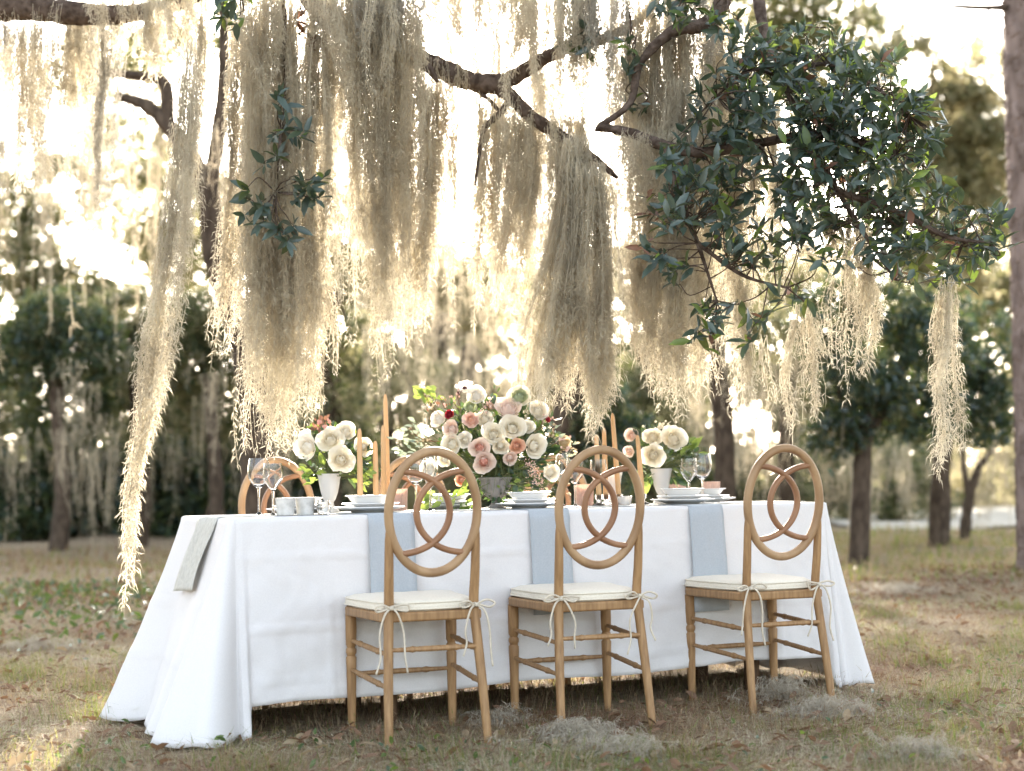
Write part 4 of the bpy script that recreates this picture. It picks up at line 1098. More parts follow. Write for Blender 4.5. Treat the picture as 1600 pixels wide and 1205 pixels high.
# ------------------------------------------------------------------ chairs
def make_chair(label, loc, rz, group):
    c = empty('oval_back_chair', loc, rz, label, 'chair', group)
    tiltv = lambda z: -.012 - .055 * max(0, z - .43) / .53      # the back leans away from the seat
    RC, RA, RB = .755, .1500, .197
    def ring(u, z): return np.array([u, tiltv(z), z])
    mb = MB()
    P = [ring(RA * math.cos(q), RC + RB * math.sin(q)) for q in np.linspace(0, 2 * math.pi, 65)[:-1]]
    mb.tube(P, .0166, 10, True, .92, ref=(0, 1, .05)); mb.obj('oval_rim', MATS['wood_rim'], c, True, None)
    for s in (1, -1):
        mb = MB(); P = []
        for q in np.linspace(math.radians(90), math.radians(270), 30):
            u, z = .110 + .166 * math.cos(q), .133 * math.sin(q)
            P.append(ring(s * u, RC + z) + np.array([0, .0012 * s, 0]))
        mb.tube(P, .0146, 8, False, .75, ref=(0, 1, .05)); mb.obj('back_arc', MATS['wood_arc'], c, True, None)
    for s in (1, -1):
        mb = MB()
        P = [(s * .166, -.075, 0), (s * .158, -.045, .2), (s * .147, -.016, .40), (s * .144, -.012, .46), (s * .146, tiltv(.56), .56), (s * .147, tiltv(.66), .665), (s * .148, tiltv(.70), .705)]
        Q = bez(P, 30)
        mb.tube(Q, lerpR([.0135, .0155, .0165, .0165, .0155, .014, .010], len(Q)), 10)
        mb.obj('back_leg', MATS['wood'], c)
    fr = [(.0125, 0), (.0145, .05), (.0175, .22), (.0185, .255), (.014, .262), (.0185, .272), (.0185, .282), (.014, .290), (.0185, .300), (.0195, .34), (.0195, .405)]
    for s in (1, -1):
        mb = MB(); mb.lathe(fr, 14, (s * .180, .365, 0)); mb.obj('front_leg', MATS['wood'], c)
    # seat frame: a rounded trapezoid rail with a closed board
    def outline(g):
        a, b = .205 + g, .168 + g
        return [(-b, -.022 - g), (b, -.022 - g), (a, .34), (a - .012, .378 + g), (a - .05, .392 + g), (-a + .05, .392 + g), (-a + .012, .378 + g), (-a, .34)]
    def slab(g, z0, z1, mm, nm, par):
        O = outline(g); k = len(O); mb = MB()
        V = [(x, y, z0) for x, y in O] + [(x, y, z1) for x, y in O]
        mb.add(V, [tuple(range(k - 1, -1, -1)), tuple(range(k, 2 * k))] + [(i, (i + 1) % k, k + (i + 1) % k, k + i) for i in range(k)])
        return bevel(mb.obj(nm, mm, par, True, 30), .007, 3)
    slab(0, .402, .434, MATS['wood'], 'seat_frame', c)
    def rung(a, b, nm='stretcher', r=.0085):
        a, b = np.array(a), np.array(b); mb = MB(); Q = [a + (b - a) * t for t in (0, .12, .22, .26, .30, .34, .5, .66, .70, .74, .78, .88, 1)]
        mb.tube(Q, [r * k for k in (.8, .9, 1, 1.35, 1, 1.1, 1.15, 1.1, 1, 1.35, 1, .9, .8)], 8); mb.obj(nm, MATS['wood'], c)
    for s in (1, -1):
        rung((s * .154, -.035, .30), (s * .180, .365, .315)); rung((s * .158, -.048, .195), (s * .180, .365, .215))
    rung((-.153, -.034, .315), (.153, -.034, .315)); rung((-.180, .365, .20), (.180, .365, .20))
    # loose cushion with its ties
    k = empty('seat_cushion', loc, rz, label.replace('chair', 'cushion', 1) if False else None, 'cushion', None)
    mb = MB(); O = outline(-.006); 
    cx, cy = 0, .185
    den = []
    for i in range(len(O)):
        p, q = np.array(O[i]), np.array(O[(i + 1) % len(O)])
        for t in np.linspace(0, 1, 7)[:-1]: den.append(p + (q - p) * t)
    den = np.array(den)
    for _ in range(3): den = (np.roll(den, 1, 0) + den * 2 + np.roll(den, -1, 0)) / 4
    lev = [(.96, 0), (1.0, .006), (1.01, .014), (1.0, .022), (.975, .030), (.90, .037), (.7, .042), (.4, .045), (.12, .046)]
    n_ = len(den); V = []
    for f, z in lev:
        for j, p in enumerate(den):
            V.append((cx + (p[0] - cx) * f, cy + (p[1] - cy) * f, .4345 + z + .0015 * math.sin(j * .9 + f * 9)))
    F = [tuple(range(n_ - 1, -1, -1)), tuple((len(lev) - 1) * n_ + j for j in range(n_))]
    for i in range(len(lev) - 1):
        for j in range(n_):
            F.append((i * n_ + j, i * n_ + (j + 1) % n_, (i + 1) * n_ + (j + 1) % n_, (i + 1) * n_ + j))
    mb.add(V, F); mb.obj('pad', MATS['linen'], k, True, None)
    mb = MB()
    for f, z in ((1.013, .007), (1.0, .0275)):
        mb.tube([np.array((cx + (p[0] - cx) * f, cy + (p[1] - cy) * f, .4345 + z)) for p in den], .0028, 6, True)
    mb.obj('piping', MATS['linen'], k, True, None)
    rk = np.random.RandomState(int(abs(loc[0]) * 1000))
    for s in (1, -1):
        mb = MB(); x0 = s * .1445; y0, z0 = -.036, .45
        R_ = lambda A: [np.array(p) + rk.normal(0, .003, 3) for p in A]
        ex = lambda u: u * 1.0
        mb.tube(bez([(x0 - .02, .0, .447), (x0 - .019, -.02, .45), (x0, y0 + .003, z0), (x0 + .019, -.02, .45), (x0 + .02, .0, .447)], 16), .0032, 6)
        for t in (1, -1):
            mb.tube(bez(R_([(x0, y0, z0), (x0 + t * .03, y0 - .012, z0 + .014), (x0 + t * .06, y0 - .012, z0 + .004), (x0 + t * .045, y0 - .008, z0 - .008), (x0, y0, z0)]), 24), .0036, 6)
            ln = rk.uniform(.15, .21)
            mb.tube(bez(R_([(x0, y0, z0), (x0 + t * .025, y0 - .015, z0 - .02), (x0 + t * .042, y0 - .012, z0 - .08), (x0 + t * .04, y0 - .006, z0 - ln * .75), (x0 + t * .052, y0 - .008, z0 - ln)]), 24), .0034, 6)
        mb.tube([np.array((x0 - .006, y0 - .004, z0)), np.array((x0 + .006, y0 - .004, z0 - .001))], .007, 8)
        mb.obj('ribbon_tie', MATS['ribbon'], k, True, None)
    return c, k
CG, KG = 'wooden oval back chairs round the table', 'cream cushions tied to the chairs'
first = None
def copy_tree(o, label):
    c = o.copy(); COL.objects.link(c); c['label'] = label
    for ch in o.children:
        q = ch.copy(); COL.objects.link(q); q.parent = c
    return c
d1 = .56
far1 = np.array([-.928, 6.478]) + (TN * (TW - .60))
chairs = [((-.273, 5.211), .337, 'wooden oval back chair at the left of the near row', 'cream cushion tied on the left near chair'),
          ((.284, 5.482), .329, 'wooden oval back chair in the middle of the near row', 'cream cushion tied on the middle near chair'),
          ((.972, 5.834), .37, 'wooden oval back chair at the right of the near row', 'cream cushion tied on the right near chair'),
          (tuple(far1), .443 + math.pi, 'wooden oval back chair across the table, behind the stemmed glasses at the left', 'cream cushion on the far chair at the left'),
          (tuple(far1 + TE * .60), .43 + math.pi, 'wooden oval back chair across the table, behind the left candles', 'cream cushion on the far chair behind the left candles'),
          (tuple(far1 + TE * 1.30), .45 + math.pi, 'wooden oval back chair across the table, hidden behind the central bouquet', 'cream cushion on the far chair behind the bouquet')]
for i, (p, a, lab, lk) in enumerate(chairs):
    loc = (float(p[0]), float(p[1]), 0.0)
    if i < 3:
        c, k = make_chair(lab, loc, a, CG); first = first or (c, k)
        k.rotation_euler = (0, 0, a + (.02, -.015, .025)[i])
        k['label'] = lk; k['group'] = KG
    else:
        c, k = copy_tree(first[0], lab), copy_tree(first[1], lk)
        for o in (c, k): o.location = loc; o.rotation_euler = (0, 0, a)
    k['label'] = lk
    c['group'] = CG; k['group'] = KG

# ------------------------------------------------------------------ crockery, glass, candles
def place(proto, label, P, rz=0.0, sc=1.0, tilt=None, group=None):
    """first use moves the proto, later ones copy it"""
    if proto.get('used'):
        o = proto.copy(); COL.objects.link(o)
        for ch in proto.children:
            q = ch.copy(); COL.objects.link(q); q.parent = o
    else:
        o = proto; o['used'] = 1
    o.location = Vector(P); o.rotation_euler = (tilt[0] if tilt else 0, tilt[1] if tilt else 0, rz); o.scale = (sc, sc, sc)
    o['label'] = label
    if group: o['group'] = group
    return o
def lathe_thing(name, prof, m, cat, n=40, flute=None):
    mb = MB(); mb.lathe(prof, n, flute=flute); o = mb.obj(name, MATS[m], None, True, 35)
    return tag(o, None, cat)
dinner = lathe_thing('dinner_plate', [(.0, .0035), (.055, .0035), (.058, .0), (.064, .0), (.068, .004), (.095, .010), (.128, .017), (.1305, .0185), (.128, .0205), (.095, .014), (.085, .009), (.0, .008)], 'ceramic', 'plate', 48)
salad = lathe_thing('salad_plate', [(.0, .003), (.045, .003), (.048, 0), (.053, 0), (.058, .004), (.08, .012), (.104, .018), (.106, .0195), (.104, .021), (.08, .0155), (.068, .009), (.0, .008)], 'ceramic', 'plate', 48)
bowl = lathe_thing('shallow_bowl', [(.0, .003), (.036, .003), (.038, 0), (.043, 0), (.05, .004), (.068, .016), (.078, .030), (.088, .033), (.0895, .0345), (.088, .036), (.076, .034), (.064, .019), (.045, .009), (.0, .008)], 'ceramic', 'bowl', 48)
spots_ = [('left', ta(577, .20), .20), ('middle', ta(826, .20), .20), ('right', ta(1065, .20), .20)]
for nm, a, b in spots_:
    w_ = {'left': 'behind the left chair', 'middle': 'between the left and middle chairs', 'right': 'between the middle and right chairs'}[nm]
    z = ZC + .003
    place(dinner, 'white dinner plate at the bottom of the stack ' + w_, T(a, b, z), group='white plates')
    place(salad, 'white salad plate in the stack ' + w_, T(a + .004, b, z + .013), group='white plates')
    place(bowl, 'shallow white bowl on top of the plate stack ' + w_, T(a + .002, b + .004, z + .026), group='white bowls')
for xp, b, w_ in [(700, TW - .17, 'seen through the left chair back on the far side'), (1100, TW - .16, 'on the far side behind the right vase'), (470, TW - .17, 'on the far side behind the stone cups')]:
    a = ta(xp, b)
    place(dinner, 'white dinner plate ' + w_, T(a, b, ZC), group='white plates')
    place(salad, 'white salad plate stacked ' + w_, T(a, b, ZC + .010), group='white plates')
    place(bowl, 'shallow white bowl stacked ' + w_, T(a, b, ZC + .023), group='white bowls')

def goblet(name, h, bowl_h, r, cat='glass', angular=False):
    t = .0011
    st = h - bowl_h
    if angular:
        outer = [(.0, 0), (.034, 0), (.035, .0015), (.012, .005), (.0045, .012), (.0038, st * .6), (.0045, st - .006), (.010, st), (r * .98, st + bowl_h * .38), (r, st + bowl_h * .42), (r * .86, h)]
        inner = [(r * .86 - t, h), (r - t, st + bowl_h * .42), (r * .96 - t, st + bowl_h * .38), (.009, st + .004), (0, st + .003)]
    else:
        outer = [(.0, 0), (.036, 0), (.037, .0015), (.012, .005), (.0045, .012), (.0036, st * .6), (.0045, st - .004), (.012, st + .001), (r * .6, st + bowl_h * .12), (r * .92, st + bowl_h * .32), (r, st + bowl_h * .5), (r * .95, st + bowl_h * .75), (r * .84, h)]
        inner = [(r * .84 - t, h), (r * .95 - t, st + bowl_h * .75), (r - t, st + bowl_h * .5), (r * .92 - t, st + bowl_h * .32), (r * .58, st + bowl_h * .13), (.01, st + .005), (0, st + .004)]
    return lathe_thing(name, outer + inner, 'glass', cat, 32)
wine = goblet('wine_glass', .185, .092, .036, angular=True)
wine2 = goblet('wine_glass', .205, .105, .040)
flute_ = goblet('champagne_flute', .215, .125, .026)
GL = 'clear stemmed glasses'
for pr, xp, b, lab in [(wine2, 405, .30, 'tall clear wine glass farthest left on the table'), (wine, 427, .16, 'shorter clear wine glass beside the two stone cups'),
                       (wine2, 650, .30, 'clear wine glass seen through the left chair back'), (flute_, 672, .24, 'slim clear flute seen through the left chair back'),
                       (wine, 898, .24, 'clear wine glass at the left of the middle chair back'), (flute_, 878, .34, 'slim clear flute right of the bouquet'),
                       (wine2, 1097, .33, 'tall angled wine glass beside the right vase'), (wine, 1076, .26, 'shorter clear wine glass between right vase and tall glass'),
                       (wine, 935, .30, 'clear wine glass seen through the middle chair back')]:
    place(pr, lab, T(ta(xp, b), b, ZC), .3, group=GL)
tumb = lathe_thing('votive_cup', [(0, .0), (.026, 0), (.030, .003), (.0345, .06), (.035, .062), (.032, .062), (.028, .006), (0, .005)], 'stoneware', 'candle cup', 28)
for xp, b, lab in [(446, .13, 'grey stone cup at the left, nearest the wine glasses'), (477, .15, 'grey stone cup right of its twin at the left')]:
    place(tumb, lab, T(ta(xp, b), b, ZC), group='grey stone cups')
cop = lathe_thing('ribbed_votive', [(0, .0), (.032, 0), (.036, .004), (.039, .086), (.0395, .088), (.036, .088), (.033, .007), (0, .006)], 'copper_glass', 'candle cup', 72, lambda q, z: 1 + .018 * math.cos(q * 24))
for xp, b, sc, lab in [(912, .42, 1.0, 'copper pink ribbed votive seen at the left of the middle chair back'), (1058, .52, .9, 'copper pink ribbed votive behind the right plate stack'), (1110, .50, 1.0, 'copper pink ribbed votive right of the tall angled glass'), (622, .52, .95, 'copper pink ribbed votive beside the left candles')]:
    place(cop, lab, T(ta(xp, b), b, ZC), 0, sc, group='copper pink ribbed votives')
smallv = lathe_thing('glass_votive', [(0, 0), (.018, 0), (.021, .002), (.026, .025), (.022, .048), (.0235, .052), (.0215, .052), (.020, .048), (.0235, .025), (.019, .006), (0, .005)], 'glass', 'candle cup', 24)
place(smallv, 'small clear glass votive right of the stone cups', T(ta(506, .12), .12, ZC))
wv = lathe_thing('votive_bowl', [(0, 0), (.02, 0), (.026, .004), (.034, .035), (.0345, .037), (.032, .036), (.024, .008), (0, .006)], 'milk_glass', 'candle cup', 24)
place(wv, 'small white votive bowl seen through the middle chair back', T(ta(974, .36), .36, ZC))

# taper candles in small glass holders
def taper(h, label, xp, b, rz, tilt=(0, 0), base=.0):
    z0 = ZC
    hold = lathe_thing('candle_holder', [(0, 0), (.026, 0), (.028, .003), (.024, .008), (.011, .013), (.009, .022 + base), (.015, .028 + base), (.017, .044 + base), (.0150, .045 + base), (.0115, .044 + base), (.0110, .028 + base), (0, .027 + base)], 'glass', 'candle holder', 24)
    p = T(ta(xp, b), b, z0)
    hold.location = Vector(p); hold['label'] = 'small clear glass holder under the ' + label; hold['group'] = 'glass candle holders'
    e = empty('taper_candle', (p[0], p[1], p[2] + .029 + base), rz, label, 'candle', 'peach taper candles')
    e.rotation_euler = (tilt[0], tilt[1], rz)
    mb = MB(); mb.lathe([(.0, 0), (.0095, 0), (.0108, .01), (.0104, h * .5), (.0082, h * .93), (.0065, h * .975), (.003, h)], 16); mb.obj('wax', MATS['candle'], e)
    mb = MB(); mb.tube([np.array((0, 0, h - .002)), np.array((.0008, 0, h + .006)), np.array((.002, 0, h + .012))], .0009, 6); mb.obj('wick', MATS['wick'], e)
taper(.280, 'peach taper candle farthest left of the left group', 563, .24, 0)
taper(.235, 'shortest peach taper candle of the left group', 587.5, .28, 0)
taper(.300, 'thin middle peach taper candle of the left group', 600, .46, 0)
taper(.395, 'tallest peach taper candle of the left group', 606, .56, 0, (0, -.012), .03)
taper(.255, 'left peach taper candle above the middle chair back', 935, .30, 0, (0, -.022))
taper(.285, 'straight peach taper candle above the middle chair back', 946, .40, 0, (0, -.008))
taper(.345, 'tallest peach taper above the middle chair back', 966, .38, 0, (0, -.055))
taper(.255, 'leaning peach taper candle right of the middle chair back', 1003, .36, 0, (0, -.06))

# cutlery
def cutlery():
    out = {}
    def plate_(name, pts, th):
        mb = MB(); k = len(pts)
        V = [(x, y, 0.0) for x, y in pts] + [(x, y, th) for x, y in pts]
        mb.add(V, [tuple(range(k - 1, -1, -1)), tuple(range(k, 2 * k))] + [(i, (i + 1) % k, k + (i + 1) % k, k + i) for i in range(k)])
        o = mb.obj(name, MATS['silver'], None, False, None); tag(o, None, 'cutlery'); bevel(o, .0008, 1); return o
    f = [(-.007, 0), (.007, 0), (.004, .06), (.003, .12), (.012, .14), (.0125, .19), (.0095, .19), (.009, .155), (.0055, .155), (.005, .19), (.002, .19), (.0015, .155), (-.0015, .155), (-.002, .19), (-.005, .19), (-.0055, .155), (-.009, .155), (-.0095, .19), (-.0125, .19), (-.012, .14), (-.003, .12), (-.004, .06)]
    out['fork'] = plate_('fork', f, .0025)
    out['knife'] = plate_('knife', [(-.007, 0), (.007, 0), (.006, .09), (.010, .10), (.011, .18), (.004, .215), (-.004, .21), (-.006, .10)], .003)
    a = [(-.006, 0), (.006, 0), (.0035, .11)] + [(.019 * math.sin(q), .155 - .032 * math.cos(q)) for q in np.linspace(.4, 2 * math.pi - .4, 14)] + [(-.0035, .11)]
    out['spoon'] = plate_('spoon', a, .0025)
    return out
CU = cutlery()
for nm, a, b in spots_:
    w_ = {'left': 'left', 'middle': 'middle', 'right': 'right'}[nm]
    place(CU['fork'], f'silver fork left of the {w_} near plate stack', T(a - .165, .10, ZC + .0005), TH, group='silver forks')
    place(CU['fork'], f'silver salad fork left of the {w_} near plate stack, outermost', T(a - .20, .11, ZC + .0005), TH, .92, group='silver forks')
    place(CU['knife'], f'silver knife right of the {w_} near plate stack', T(a + .165, .09, ZC + .0005), TH, group='silver knives')
    place(CU['spoon'], f'silver spoon right of the {w_} near plate stack', T(a + .20, .10, ZC + .0005), TH, group='silver spoons')
place(CU['fork'], 'silver fork lying alone on the cloth near the right end', T(ta(1150, .16), .16, ZC + .0005), TH - 1.0, group='silver forks')
place(CU['spoon'], 'silver spoon lying on the cloth near the right end', T(ta(1180, .2), .2, ZC + .0005), TH + .9, group='silver spoons')

# vases
vase = lathe_thing('footed_vase', [(0, 0), (.036, 0), (.038, .004), (.034, .012), (.017, .022), (.015, .040), (.022, .050), (.031, .075), (.037, .105), (.040, .125), (.0435, .142), (.044, .146), (.041, .146), (.034, .105), (.028, .075), (.016, .052), (0, .05)], 'milk_glass', 'vase', 48, lambda q, z: 1 + (.035 * math.cos(q * 9) if z > .13 else .012 * math.cos(q * 18)))
VL, VR = T(ta(515, .36), .36, ZC), T(ta(1033, .40), .40, ZC)
place(vase, 'white footed vase holding the left roses', VL, group='white footed vases')
place(vase, 'white footed vase holding the right roses', VR, group='white footed vases')
place(vase, 'white footed vase with no flowers behind the middle chair back', T(ta(957, .52), .52, ZC), 0, .92, group='white footed vases')
UR = T(ta(774, .34), .34, ZC)
ur = empty('urn', tuple(UR), 0, 'grey fluted stone urn holding the central bouquet', 'urn')
mb = MB()
mb.lathe([(0, 0), (.030, 0), (.030, .008), (.026, .012), (.018, .020), (.016, .030), (.022, .038), (.044, .056), (.056, .085), (.060, .110), (.066, .116), (.067, .122), (.062, .122), (.054, .100), (.02, .05), (0, .048)], 72, flute=lambda q, z: 1 + (.05 * math.cos(q * 14) if .05 < z < .112 else 0))
mb.obj('bowl', MATS['urn_stone'], ur)
mb = MB(); mb.box((0, 0, -.001 + .004), (.078, .078, .008)); bevel(mb.obj('plinth', MATS['urn_stone'], ur, False, None), .001)

# ------------------------------------------------------------------ flowers
rf = np.random.RandomState(17)
def petal_grid(t, halfw, seed):
    """one petal of a unit bloom facing +Z; t 0 inner .. 1 outer"""
    r_ = np.random.RandomState(seed); G = []
    Rt = .16 + .74 * t; h = 1.05 - .28 * t
    for i in range(6):
        v = i / 5; row = []
        for j in range(6):
            u = j / 5 * 2 - 1
            wv = math.sin(math.pi * (.13 + .72 * v)) ** .6
            ang = u * halfw * wv
            edge = v - .08 * u * u * v
            clo = max(0.0, 1 - t / .62)          # inner petals close over the heart
            r0 = Rt * ((.30 + .70 * math.sin(min(1, edge * 1.05) * math.pi / 2)) * (1 - clo) + clo * (.35 + .75 * math.sin(math.pi * (.12 + .80 * edge))) * (1 - .55 * max(0, edge - .5)))
            r0 += .30 * t * t * max(0, edge - .6) ** 1.5 * 2.2
            z = -.40 + h * edge - .45 * t * max(0, edge - .65) ** 1.6
            rr = r0 + .03 * t * math.sin(j * 2.1 + seed) * v
            row.append((rr * math.cos(ang), rr * math.sin(ang), z + .03 * math.sin(j * 1.7 + seed * 2) * v))
        G.append(row)
    return G
def petal_me(t, halfw, seed, m):
    mb = MB(); mb.grid(petal_grid(t, halfw, seed)); return mb.mesh('petal', MATS[m], True)
def rotz(G, a): 
    c, s = math.cos(a), math.sin(a)
    return [[(x * c - y * s, x * s + y * c, z) for x, y, z in r] for r in G]
_pc = {}
def bloom(kind, m, m2, label, name, xp, yp, rp, dep, face, group):
    """kind: rose, ranunculus, garden_rose, anemone. face: direction it looks to"""
    p = px(xp, yp, dep); R = rp / FPX * dep
    e = empty(name, tuple(p), 0, label, 'flower', group)
    f = Vector(face).normalized()
    q = f.to_track_quat('Z', 'Y'); e.rotation_mode = 'QUATERNION'; e.rotation_quaternion = q @ Euler((0, 0, rf.uniform(0, 6.28))).to_quaternion()
    R *= 1.15
    e.scale = (R, R, R)
    key = (kind, m, m2)
    if key not in _pc:
        mb = MB()
        if kind == 'rose':
            inner, outer = [(.02 + .05 * i, 1.1 + .02 * i) for i in range(11)], [.62, .62, .70, .72, .84, .86, .95, 1.0]
        elif kind == 'ranunculus':
            inner, outer = [(.02 + .038 * i, .95) for i in range(16)], [.68, .70, .76, .78, .86, .88, .9]
        elif kind == 'garden_rose':
            inner, outer = [(.03 + .028 * i, .6) for i in range(20)], [.66, .68, .74, .80, .86, .90]
        else:
            inner, outer = [], [.80, .82, .84, .86, .88, .90, .92, .94]
        for i, (t, hw) in enumerate(inner):
            mb.grid(rotz(petal_grid(t, hw, i), i * 2.399), 1 if (kind == 'garden_rose' and i > 9) else 0)
        if kind == 'anemone':
            mb.lathe([(0, -.2), (.22, -.15), (.25, .0), (.16, .1), (0, .14)], 14)
        if kind != 'anemone': mb.lathe([(0, -.25), (.13, -.1), (.17, .2), (.13, .42), (.05, .50), (0, .51)], 12)
        heart = mb.mesh('heart', [MATS[m2], MATS[m]], True)
        hw = {'rose': 1.15, 'ranunculus': 1.05, 'garden_rose': 1.0, 'anemone': .55}[kind]
        _pc[key] = (heart, [(petal_me(t, hw, 30 + i, m), i * 2.399 + .4) for i, t in enumerate(outer)])
    heart, pet = _pc[key]
    link('heart', heart, e)
    for me, a in pet:
        o = link('petal', me, e); o.rotation_euler = (0, 0, a)
    return e
DL, DC, DR = VL[1], UR[1], VR[1]
GC, GLV, GRV = 'flowers of the central bouquet', 'flowers in the left vase', 'flowers in the right vase'
def F(kind, m, m2, label, name, x, y, r, dd, fx, fz, g, base):
    bloom(kind, m, m2, label, name, x, y, r, base + dd, (fx, -.8, fz), g)
cen = [('ranunculus', 'petal_pure', 'petal_pure', 'round white ranunculus at the top of the central bouquet', 'ranunculus', 744.5, 619, 16, .03, 0, .45),
       ('anemone', 'petal_pure', 'flower_dark', 'white open flower at the very top, turned away, with dark buds', 'anemone', 726, 606, 14, .08, -.3, 1.4),
       ('ranunculus', 'petal_white', 'petal_green', 'white ranunculus with a green eye at the upper right of the bouquet', 'ranunculus', 811, 622, 19, .03, .1, .5),
       ('ranunculus', 'petal_pure', 'petal_white', 'white bloom at the right top shoulder of the bouquet', 'ranunculus', 840, 643, 17, .02, .5, .35),
       ('garden_rose', 'petal_blush', 'petal_blush', 'large blush garden rose below the green eyed ranunculus', 'garden_rose', 794, 641, 22, .0, .0, .7),
       ('rose', 'petal_white', 'petal_white', 'white rose right of centre, below the large blush bloom', 'rose', 801, 669, 19, -.05, .1, .15),
       ('rose', 'petal_white', 'petal_white', 'white rose in the middle of the central bouquet', 'rose', 771, 679, 17, -.06, 0, .1),
       ('rose', 'petal_white', 'petal_white', 'small white rose just under the middle rose', 'rose', 782, 697, 13, -.06, .1, -.3),
       ('garden_rose', 'petal_peach', 'petal_peach', 'small peach rose right of centre in the bouquet', 'garden_rose', 807, 697, 13, -.07, .15, 0),
       ('rose', 'petal_white', 'petal_white', 'white rose at the right flank of the bouquet beside the peach rose', 'rose', 834, 697, 18, -.05, .45, .0),
       ('garden_rose', 'petal_blush', 'petal_coral', 'pink garden rose with a coral heart, upper of the pair', 'garden_rose', 749.5, 700, 17, -.08, -.1, .1),
       ('garden_rose', 'petal_blush', 'petal_coral', 'pale pink garden rose with a coral heart, lower of the pair', 'garden_rose', 756, 722, 18, -.09, 0, -.15),
       ('garden_rose', 'petal_pink', 'petal_peach', 'peach pink rose in the upper left of the bouquet', 'garden_rose', 736.5, 657, 14, -.03, -.2, .3),
       ('ranunculus', 'petal_blush', 'petal_blush', 'round pink ranunculus at the left of the bouquet', 'ranunculus', 706, 671, 14, -.03, -.4, .1),
       ('ranunculus', 'petal_pure', 'petal_pure', 'white bloom at the upper left edge of the bouquet', 'ranunculus', 687, 656, 14, .0, -.6, .3),
       ('ranunculus', 'petal_red', 'petal_red', 'small dark red bloom at the upper left of the bouquet', 'ranunculus', 702.6, 648, 7.5, -.04, -.3, .2),
       ('rose', 'petal_white', 'petal_white', 'white rose over the top of the left chair back', 'rose', 706, 695, 16, -.04, -.35, .1),
       ('rose', 'petal_white', 'petal_white', 'small white bloom low at the left, behind the chair rim', 'rose', 695, 719, 11, -.03, -.5, -.2),
       ('ranunculus', 'petal_pure', 'petal_white', 'small white ranunculus low at the right beside the wine glass', 'ranunculus', 860, 738, 14, -.02, .4, -.1),
       ('garden_rose', 'petal_green', 'petal_green', 'pale green bloom near the top of the bouquet', 'garden_rose', 735.5, 637, 11, .02, -.1, .5),
       ('ranunculus', 'petal_red', 'petal_red', 'dark red bud at the right edge of the bouquet', 'ranunculus', 855, 656, 5, .02, .6, .2),
       ('garden_rose', 'petal_dry', 'petal_dry', 'dried cream bloom at the far right of the bouquet', 'garden_rose', 881, 693, 12, .03, .6, .2),
       ('garden_rose', 'petal_peach', 'petal_peach', 'peach bloom seen through the left chair back', 'garden_rose', 721, 751, 10, -.05, -.2, -.2),
       ('rose', 'petal_pure', 'petal_white', 'white rose seen through the top of the left chair back', 'rose', 674, 733, 16, -.02, -.6, .1),
       ('rose', 'petal_pure', 'petal_white', 'small white rose between the pink pair and the left edge of the bouquet', 'rose', 726, 688, 12, -.04, -.2, .1),
       ('ranunculus', 'petal_blush', 'petal_blush', 'small blush bloom under the peach rose, low in the bouquet', 'ranunculus', 797, 716, 11, -.08, .1, -.2),
       ('rose', 'petal_white', 'petal_white', 'small white rose between the pale green bloom and the middle rose', 'rose', 757, 655, 13, .0, -.05, .4),
       ('ranunculus', 'petal_pure', 'petal_white', 'small white bloom above the right flank rose', 'ranunculus', 824, 668, 12, -.01, .3, .3),
       ('rose', 'petal_blush', 'petal_blush', 'blush bloom at the back of the bouquet, right of the top', 'rose', 770, 633, 14, .09, 0, .9)]
for k_, m_, m2_, lab, nm, x, y, r, dd, fx, fz in cen: F(k_, m_, m2_, lab, nm, x, y, r, dd, fx, fz, GC, DC)
for k_, m_, m2_, lab, nm, x, y, r, dd, fx, fz in [
    ('garden_rose', 'petal_pure', 'petal_white', 'large open white peony at the left of the left vase', 'peony', 481, 700, 22, -.03, -.5, .1),
    ('rose', 'petal_white', 'petal_white', 'white rose at the upper middle of the left vase', 'rose', 516, 688, 20, -.03, 0, .25),
    ('rose', 'petal_white', 'petal_white', 'white rose at the top right of the left vase', 'rose', 540, 676, 16, .0, .2, .5),
    ('rose', 'petal_white', 'petal_white', 'large white rose at the lower middle of the left vase', 'rose', 533, 719, 20, -.07, .1, .0),
    ('rose', 'petal_white', 'petal_white', 'white rose behind the leftmost candle', 'rose', 566, 698, 15, .03, .5, .2),
    ('ranunculus', 'petal_pure', 'petal_white', 'small white bloom at the top left of the left vase', 'ranunculus', 478, 681, 11, .04, -.4, .6)]:
    F(k_, m_, m2_, lab, nm, x, y, r, dd, fx, fz, GLV, DL)
for k_, m_, m2_, lab, nm, x, y, r, dd, fx, fz in [
    ('rose', 'petal_white', 'petal_white', 'white rose at the lower middle of the right vase', 'rose', 1020, 711, 18, -.06, -.1, .0),
    ('rose', 'petal_white', 'petal_white', 'large white rose at the right of the right vase', 'rose', 1052, 687, 20, -.02, .3, .3),
    ('rose', 'petal_white', 'petal_white', 'white rose at the upper left of the right vase', 'rose', 1020, 684, 15, .0, -.1, .5),
    ('garden_rose', 'petal_blush', 'petal_pink', 'pink bloom behind the leaning candle', 'garden_rose', 988, 681, 12, .02, -.5, .3),
    ('garden_rose', 'petal_blush', 'petal_blush', 'small blush bloom below the pink one in the right vase', 'garden_rose', 984, 705, 10, .0, -.6, .0)]:
    F(k_, m_, m2_, lab, nm, x, y, r, dd, fx, fz, GRV, DR)

